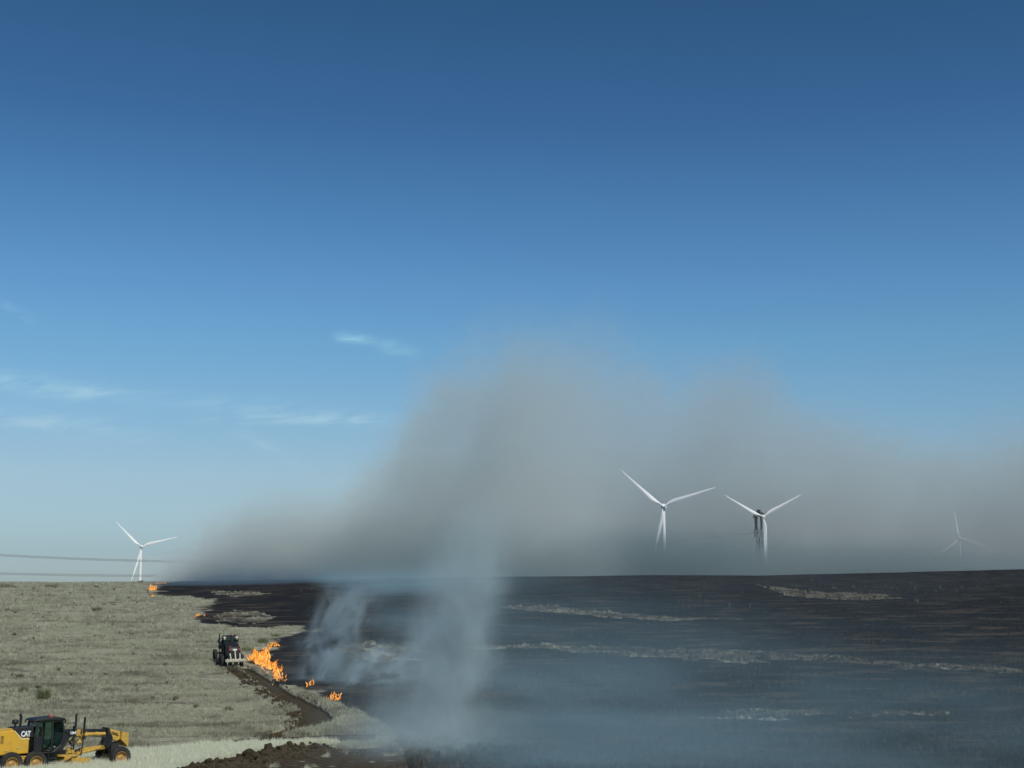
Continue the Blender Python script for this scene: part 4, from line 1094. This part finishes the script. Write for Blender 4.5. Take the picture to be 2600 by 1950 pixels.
rg = np.random.default_rng(5)
def field(N, y0, y1, s0, s1):
    """points thinning with distance, so that near ground is dense"""
    y = 1 / (rg.random(N) * (1 / y0 - 1 / y1) + 1 / y1); s = rg.uniform(s0, s1, N); return s * y, y
x, y = field(340000, 74, 403, -.43, .09)
m = masks(x, y); dens = 0.28 + 2.0 * (fbm(x / 6, y / 3, 15, 4) + .1)
ok = (m[0] < .2) & (m[1] < .35) & (m[2] < .5) & (rg.random(len(x)) < dens)
x, y, mm = x[ok], y[ok], [a[ok] for a in m]
P = np.stack([x, y, full_h(x, y, mm)], 1); S = (0.75 + .7 * rg.random(len(x))) * (1 + .35 * fbm(x / 7, y / 6, 25, 2)) * np.clip(y / 171, .85, 1.35)
scatter('dry_grass', 'dry grey green grass covering the unburnt slope', src1, P, S, 1)
VERGE_W = world_poly([(740, 1746), (800, 1774), (870, 1800), (940, 1822), (1000, 1868), (1005, 1884), (900, 1868), (700, 1874), (690, 1870), (800, 1854), (852, 1840), (862, 1822), (840, 1800)])
x = rg.uniform(-32, 0, 150000); y = rg.uniform(92, 150, 150000)
ok = inpoly(x, y, VERGE_W); x, y = x[ok], y[ok]; m = masks(x, y); ok = (m[0] < .5) & (m[1] < .4) & (rg.random(len(x)) < .8)
x, y, mm = x[ok], y[ok], [a[ok] for a in m]
P = np.stack([x, y, full_h(x, y, mm)], 1); S = 1.1 + .9 * rg.random(len(x))
scatter('dry_grass', 'taller dry grass on the verge between firebreak and burnt ground', src1, P, S, 9)
x, y = field(100000, 72, 110, -.43, -.07)
m = masks(x, y); ok = (m[2] > .5) & (m[1] < .35)
x, y, mm = x[ok], y[ok], [a[ok] for a in m]
P = np.stack([x, y, full_h(x, y, mm)], 1); S = .55 + .5 * rg.random(len(x))
scatter('straw_grass', 'tall pale straw grass in the bright strip by the road', src2, P, S, 2)
x, y = field(60000, 74, 403, -.12, .43)
m = masks(x, y); ok = (m[0] > .2) & (m[1] < .4) & (rg.random(len(x)) < .18 + .9 * (m[0] < .9) + .35 * (fbm(x / 12, y / 4, 35, 3) > .12))
x, y, mm = x[ok], y[ok], [a[ok] for a in m]
P = np.stack([x, y, full_h(x, y, mm)], 1); S = .6 + .7 * rg.random(len(x))
scatter('charred_grass', 'sparse charred stems over the burnt ground', src3, P, S, 3)

# ------------------------------------------------------------------ clods of turned earth
M_clod = principled('earth_clod', (0.048, 0.036, 0.022), 0.95, spec=.1, dirt=(0.10, 0.082, 0.055), dscale=1.7, damt=.7, bump=.8)
def clod(seed, sub=2):
    bm = bmesh.new(); bmesh.ops.create_icosphere(bm, subdivisions=sub, radius=1)
    for v in bm.verts:
        q = v.co.copy(); v.co = q * (1 + .42 * mnoise.noise(q * 1.2 + Vector((seed * 5, 0, 0))) + .22 * mnoise.noise(q * 3.1 + Vector((0, seed * 3, 0))))
        v.co.z *= .72
    me = bpy.data.meshes.new('earth_clod'); bm.to_mesh(me); bm.free(); me.materials.append(M_clod); return me
CL = [clod(s) for s in range(5)]; CLs = [clod(s + 9, 1) for s in range(4)]
rs = random.Random(77)
n_c = 0
def along(Pw, n, jit):
    L = [math.hypot(b[0] - a[0], b[1] - a[1]) for a, b in zip(Pw, Pw[1:])]
    for i in range(n):
        t = rs.random() * sum(L); k = 0
        while k < len(L) - 1 and t > L[k]: t -= L[k]; k += 1
        f = t / L[k]; a, b = Pw[k], Pw[k + 1]
        yield a[0] + (b[0] - a[0]) * f + rs.gauss(0, jit), a[1] + (b[1] - a[1]) * f + rs.gauss(0, jit)
for x, y in along(RIDGE_W, 60, .55):
    o = link('earth_clod', rs.choice(CL)); s_ = .09 + .32 * rs.random() ** 2.0
    o.location = (x, y, gz_at(x, y) + s_ * .15); o.scale = (s_, s_ * rs.uniform(.7, 1.2), s_ * rs.uniform(.7, 1)); o.rotation_euler = (rs.random(), rs.random(), rs.random() * 6)
    tag(o, 'dark brown clod of earth on the windrow at the bottom edge', 'clod', 'earth clods heaped along the bottom windrow')
# crumbs past counting: one object
mb = MB()
def crumbs(pts, lo, hi):
    for x, y in pts:
        me = rs.choice(CLs); s_ = rs.uniform(lo, hi); a = rs.random() * 6.28; ca, sa2 = math.cos(a), math.sin(a); z = gz_at(x, y) + s_ * .1
        mb.add([(x + (v.co.x * ca - v.co.y * sa2) * s_, y + (v.co.x * sa2 + v.co.y * ca) * s_, z + v.co.z * s_) for v in me.vertices], [tuple(p.vertices) for p in me.polygons])
LEFT = [LUMP_W[i] for i in (0, 2, 3, 4, 5, 6, 7, 8)]
crumbs(along(LEFT, 560, .5), .05, .20)
crumbs(along(RIDGE_W, 420, .9), .05, .15)
crumbs(along(world_poly([(676, 1872), (710, 1862), (760, 1858), (800, 1856)]), 170, .35), .06, .24)
crumbs(along(world_poly([(620, 1688), (668, 1708), (706, 1731), (742, 1755), (782, 1773), (816, 1789), (842, 1806)]), 120, .10), .04, .12)
crumbs(along(world_poly([(700, 1925), (1000, 1905)]), 220, .8), .04, .12)
o = mb.build('loose_earth', M_clod); tag(o, 'crumbled earth thrown up beside the firebreak', kind='stuff')

# ------------------------------------------------------------------ shrubs and yuccas
def bush(name, label, cat, u, v, h, wd, mats, seed, group=None, n=70, at=None):
    x, y, z = ghit(u, v) if at is None else at
    root = empty(name, (x, y, z)); tag(root, label, cat, group)
    me = blades_mesh('foliage', seed, int(n * 1.8), h, wd * .5, .9, .014 + h * .006, mats); link('foliage', me, mats, root)
    st = MB(); rs_ = random.Random(seed)
    for k in range(5): a = rs_.uniform(0, 6.28); st.tube((0, 0, -.05), (math.cos(a) * wd * .3, math.sin(a) * wd * .3, h * .6), .025, .01, 5)
    st.build('stem', M_brush, root); return root
bush('shrub', 'pale green bushy shrub uphill of the yellow grader, largest of three', 'shrub', 112, 1775, .95, 1.1, M_gr, 1, n=140)
bush('shrub', 'dull green shrub just left of the largest pale green one', 'shrub', 60, 1758, .6, .9, M_gr, 2)
bush('shrub', 'small olive shrub above the other shrubs uphill of the yellow grader', 'shrub', 50, 1722, .5, .7, M_brush, 3)
bush('shrub', 'small brown tuft of brush right of the largest pale green shrub', 'shrub', 95, 1750, .4, .6, M_brush, 4)
bush('shrub', 'green shrub in the grass above the main flames, near the black grader', 'shrub', 668, 1632, .7, 1.4, M_gr, 5, n=110)
bush('shrub', 'green shrub between the black grader and the flames', 'shrub', 628, 1652, .6, 1.5, M_gr, 6, n=110)
bush('shrub', 'green tuft on the burnt edge straight above the small upper fire', 'shrub', 700, 1616, .5, 1.2, M_gr, 7)
bush('shrub', 'dark shrub low on the left skyline', 'shrub', 14, 1493, 1.2, 4.0, M_brush, 8, n=110)
bush('shrub', 'dark shrub near the left skyline below the leftmost wind turbine', 'shrub', 131, 1492, 1.0, 3.2, M_brush, 9, n=110)
bush('shrub', 'small dark shrub at the foot of the leftmost wind turbine', 'shrub', 358, 1481, 1.0, 1.5, M_brush, 10)
bush('shrub', 'brown shrub on the faint brown trail in the left field', 'shrub', 246, 1552, .9, 1.6, M_brush, 11)
bush('shrub', 'low green shrub in the open grass below the firebreak bend', 'shrub', 580, 1806, .45, .8, M_gr, 12)
bush('shrub', 'olive shrub in the grass behind the nose of the yellow grader', 'shrub', 302, 1848, .5, .7, M_gr, 13)
M_yucca = grass_mat('yucca_leaves', (.08, .085, .07), (.22, .225, .18), (.13, .13, .105))
YM = [blades_mesh('yucca', 60 + k, 34, 1.0, .25, .8, .045, M_yucca) for k in range(4)]
rs = random.Random(9); n_y = 0
spots = [(rs.gauss(2200, 190), rs.gauss(1500, 14)) for _ in range(46)] + [(rs.uniform(1700, 2580), rs.uniform(1482, 1545)) for _ in range(34)] + [(rs.uniform(1260, 1760), rs.uniform(1590, 1690)) for _ in range(12)] + [(rs.uniform(560, 900), rs.uniform(1492, 1512)) for _ in range(8)]
for u, v in spots:
    if not (1476 < v < 1700): continue
    x, y, z = ghit(u, v); o = link('yucca', rs.choice(YM)); s_ = rs.uniform(.4, 1.0) if v < 1560 else rs.uniform(.3, .55)
    o.location = (x, y, z); o.scale = (s_, s_, s_); o.rotation_euler = (0, 0, rs.random() * 6)
    tag(o, 'small grey yucca tuft left standing on the burnt black hillside', 'yucca', 'yuccas scattered over the burnt hillside')

SM = [blades_mesh('small_shrub', 80 + k, 40, 1.0, .45, .9, .03, M_brush) for k in range(3)]
rs = random.Random(31)
for i in range(64):
    v = 1488 + 330 * rs.random() ** 1.6; u = rs.uniform(5, 370 + (v - 1488) * .45)
    if v > 1780 and u < 360: continue
    x, y, z = ghit(u, v); o = link('small_shrub', rs.choice(SM)); s_ = rs.uniform(.22, .5) * (1.6 if v < 1530 else 1)
    o.location = (x, y, z); o.scale = (s_ * rs.uniform(1, 1.8), s_, s_); o.rotation_euler = (0, 0, rs.random() * 6)
    tag(o, 'low brown brush tuft dotted in the dry grass of the left field', 'shrub', 'low brush tufts dotted over the left field')
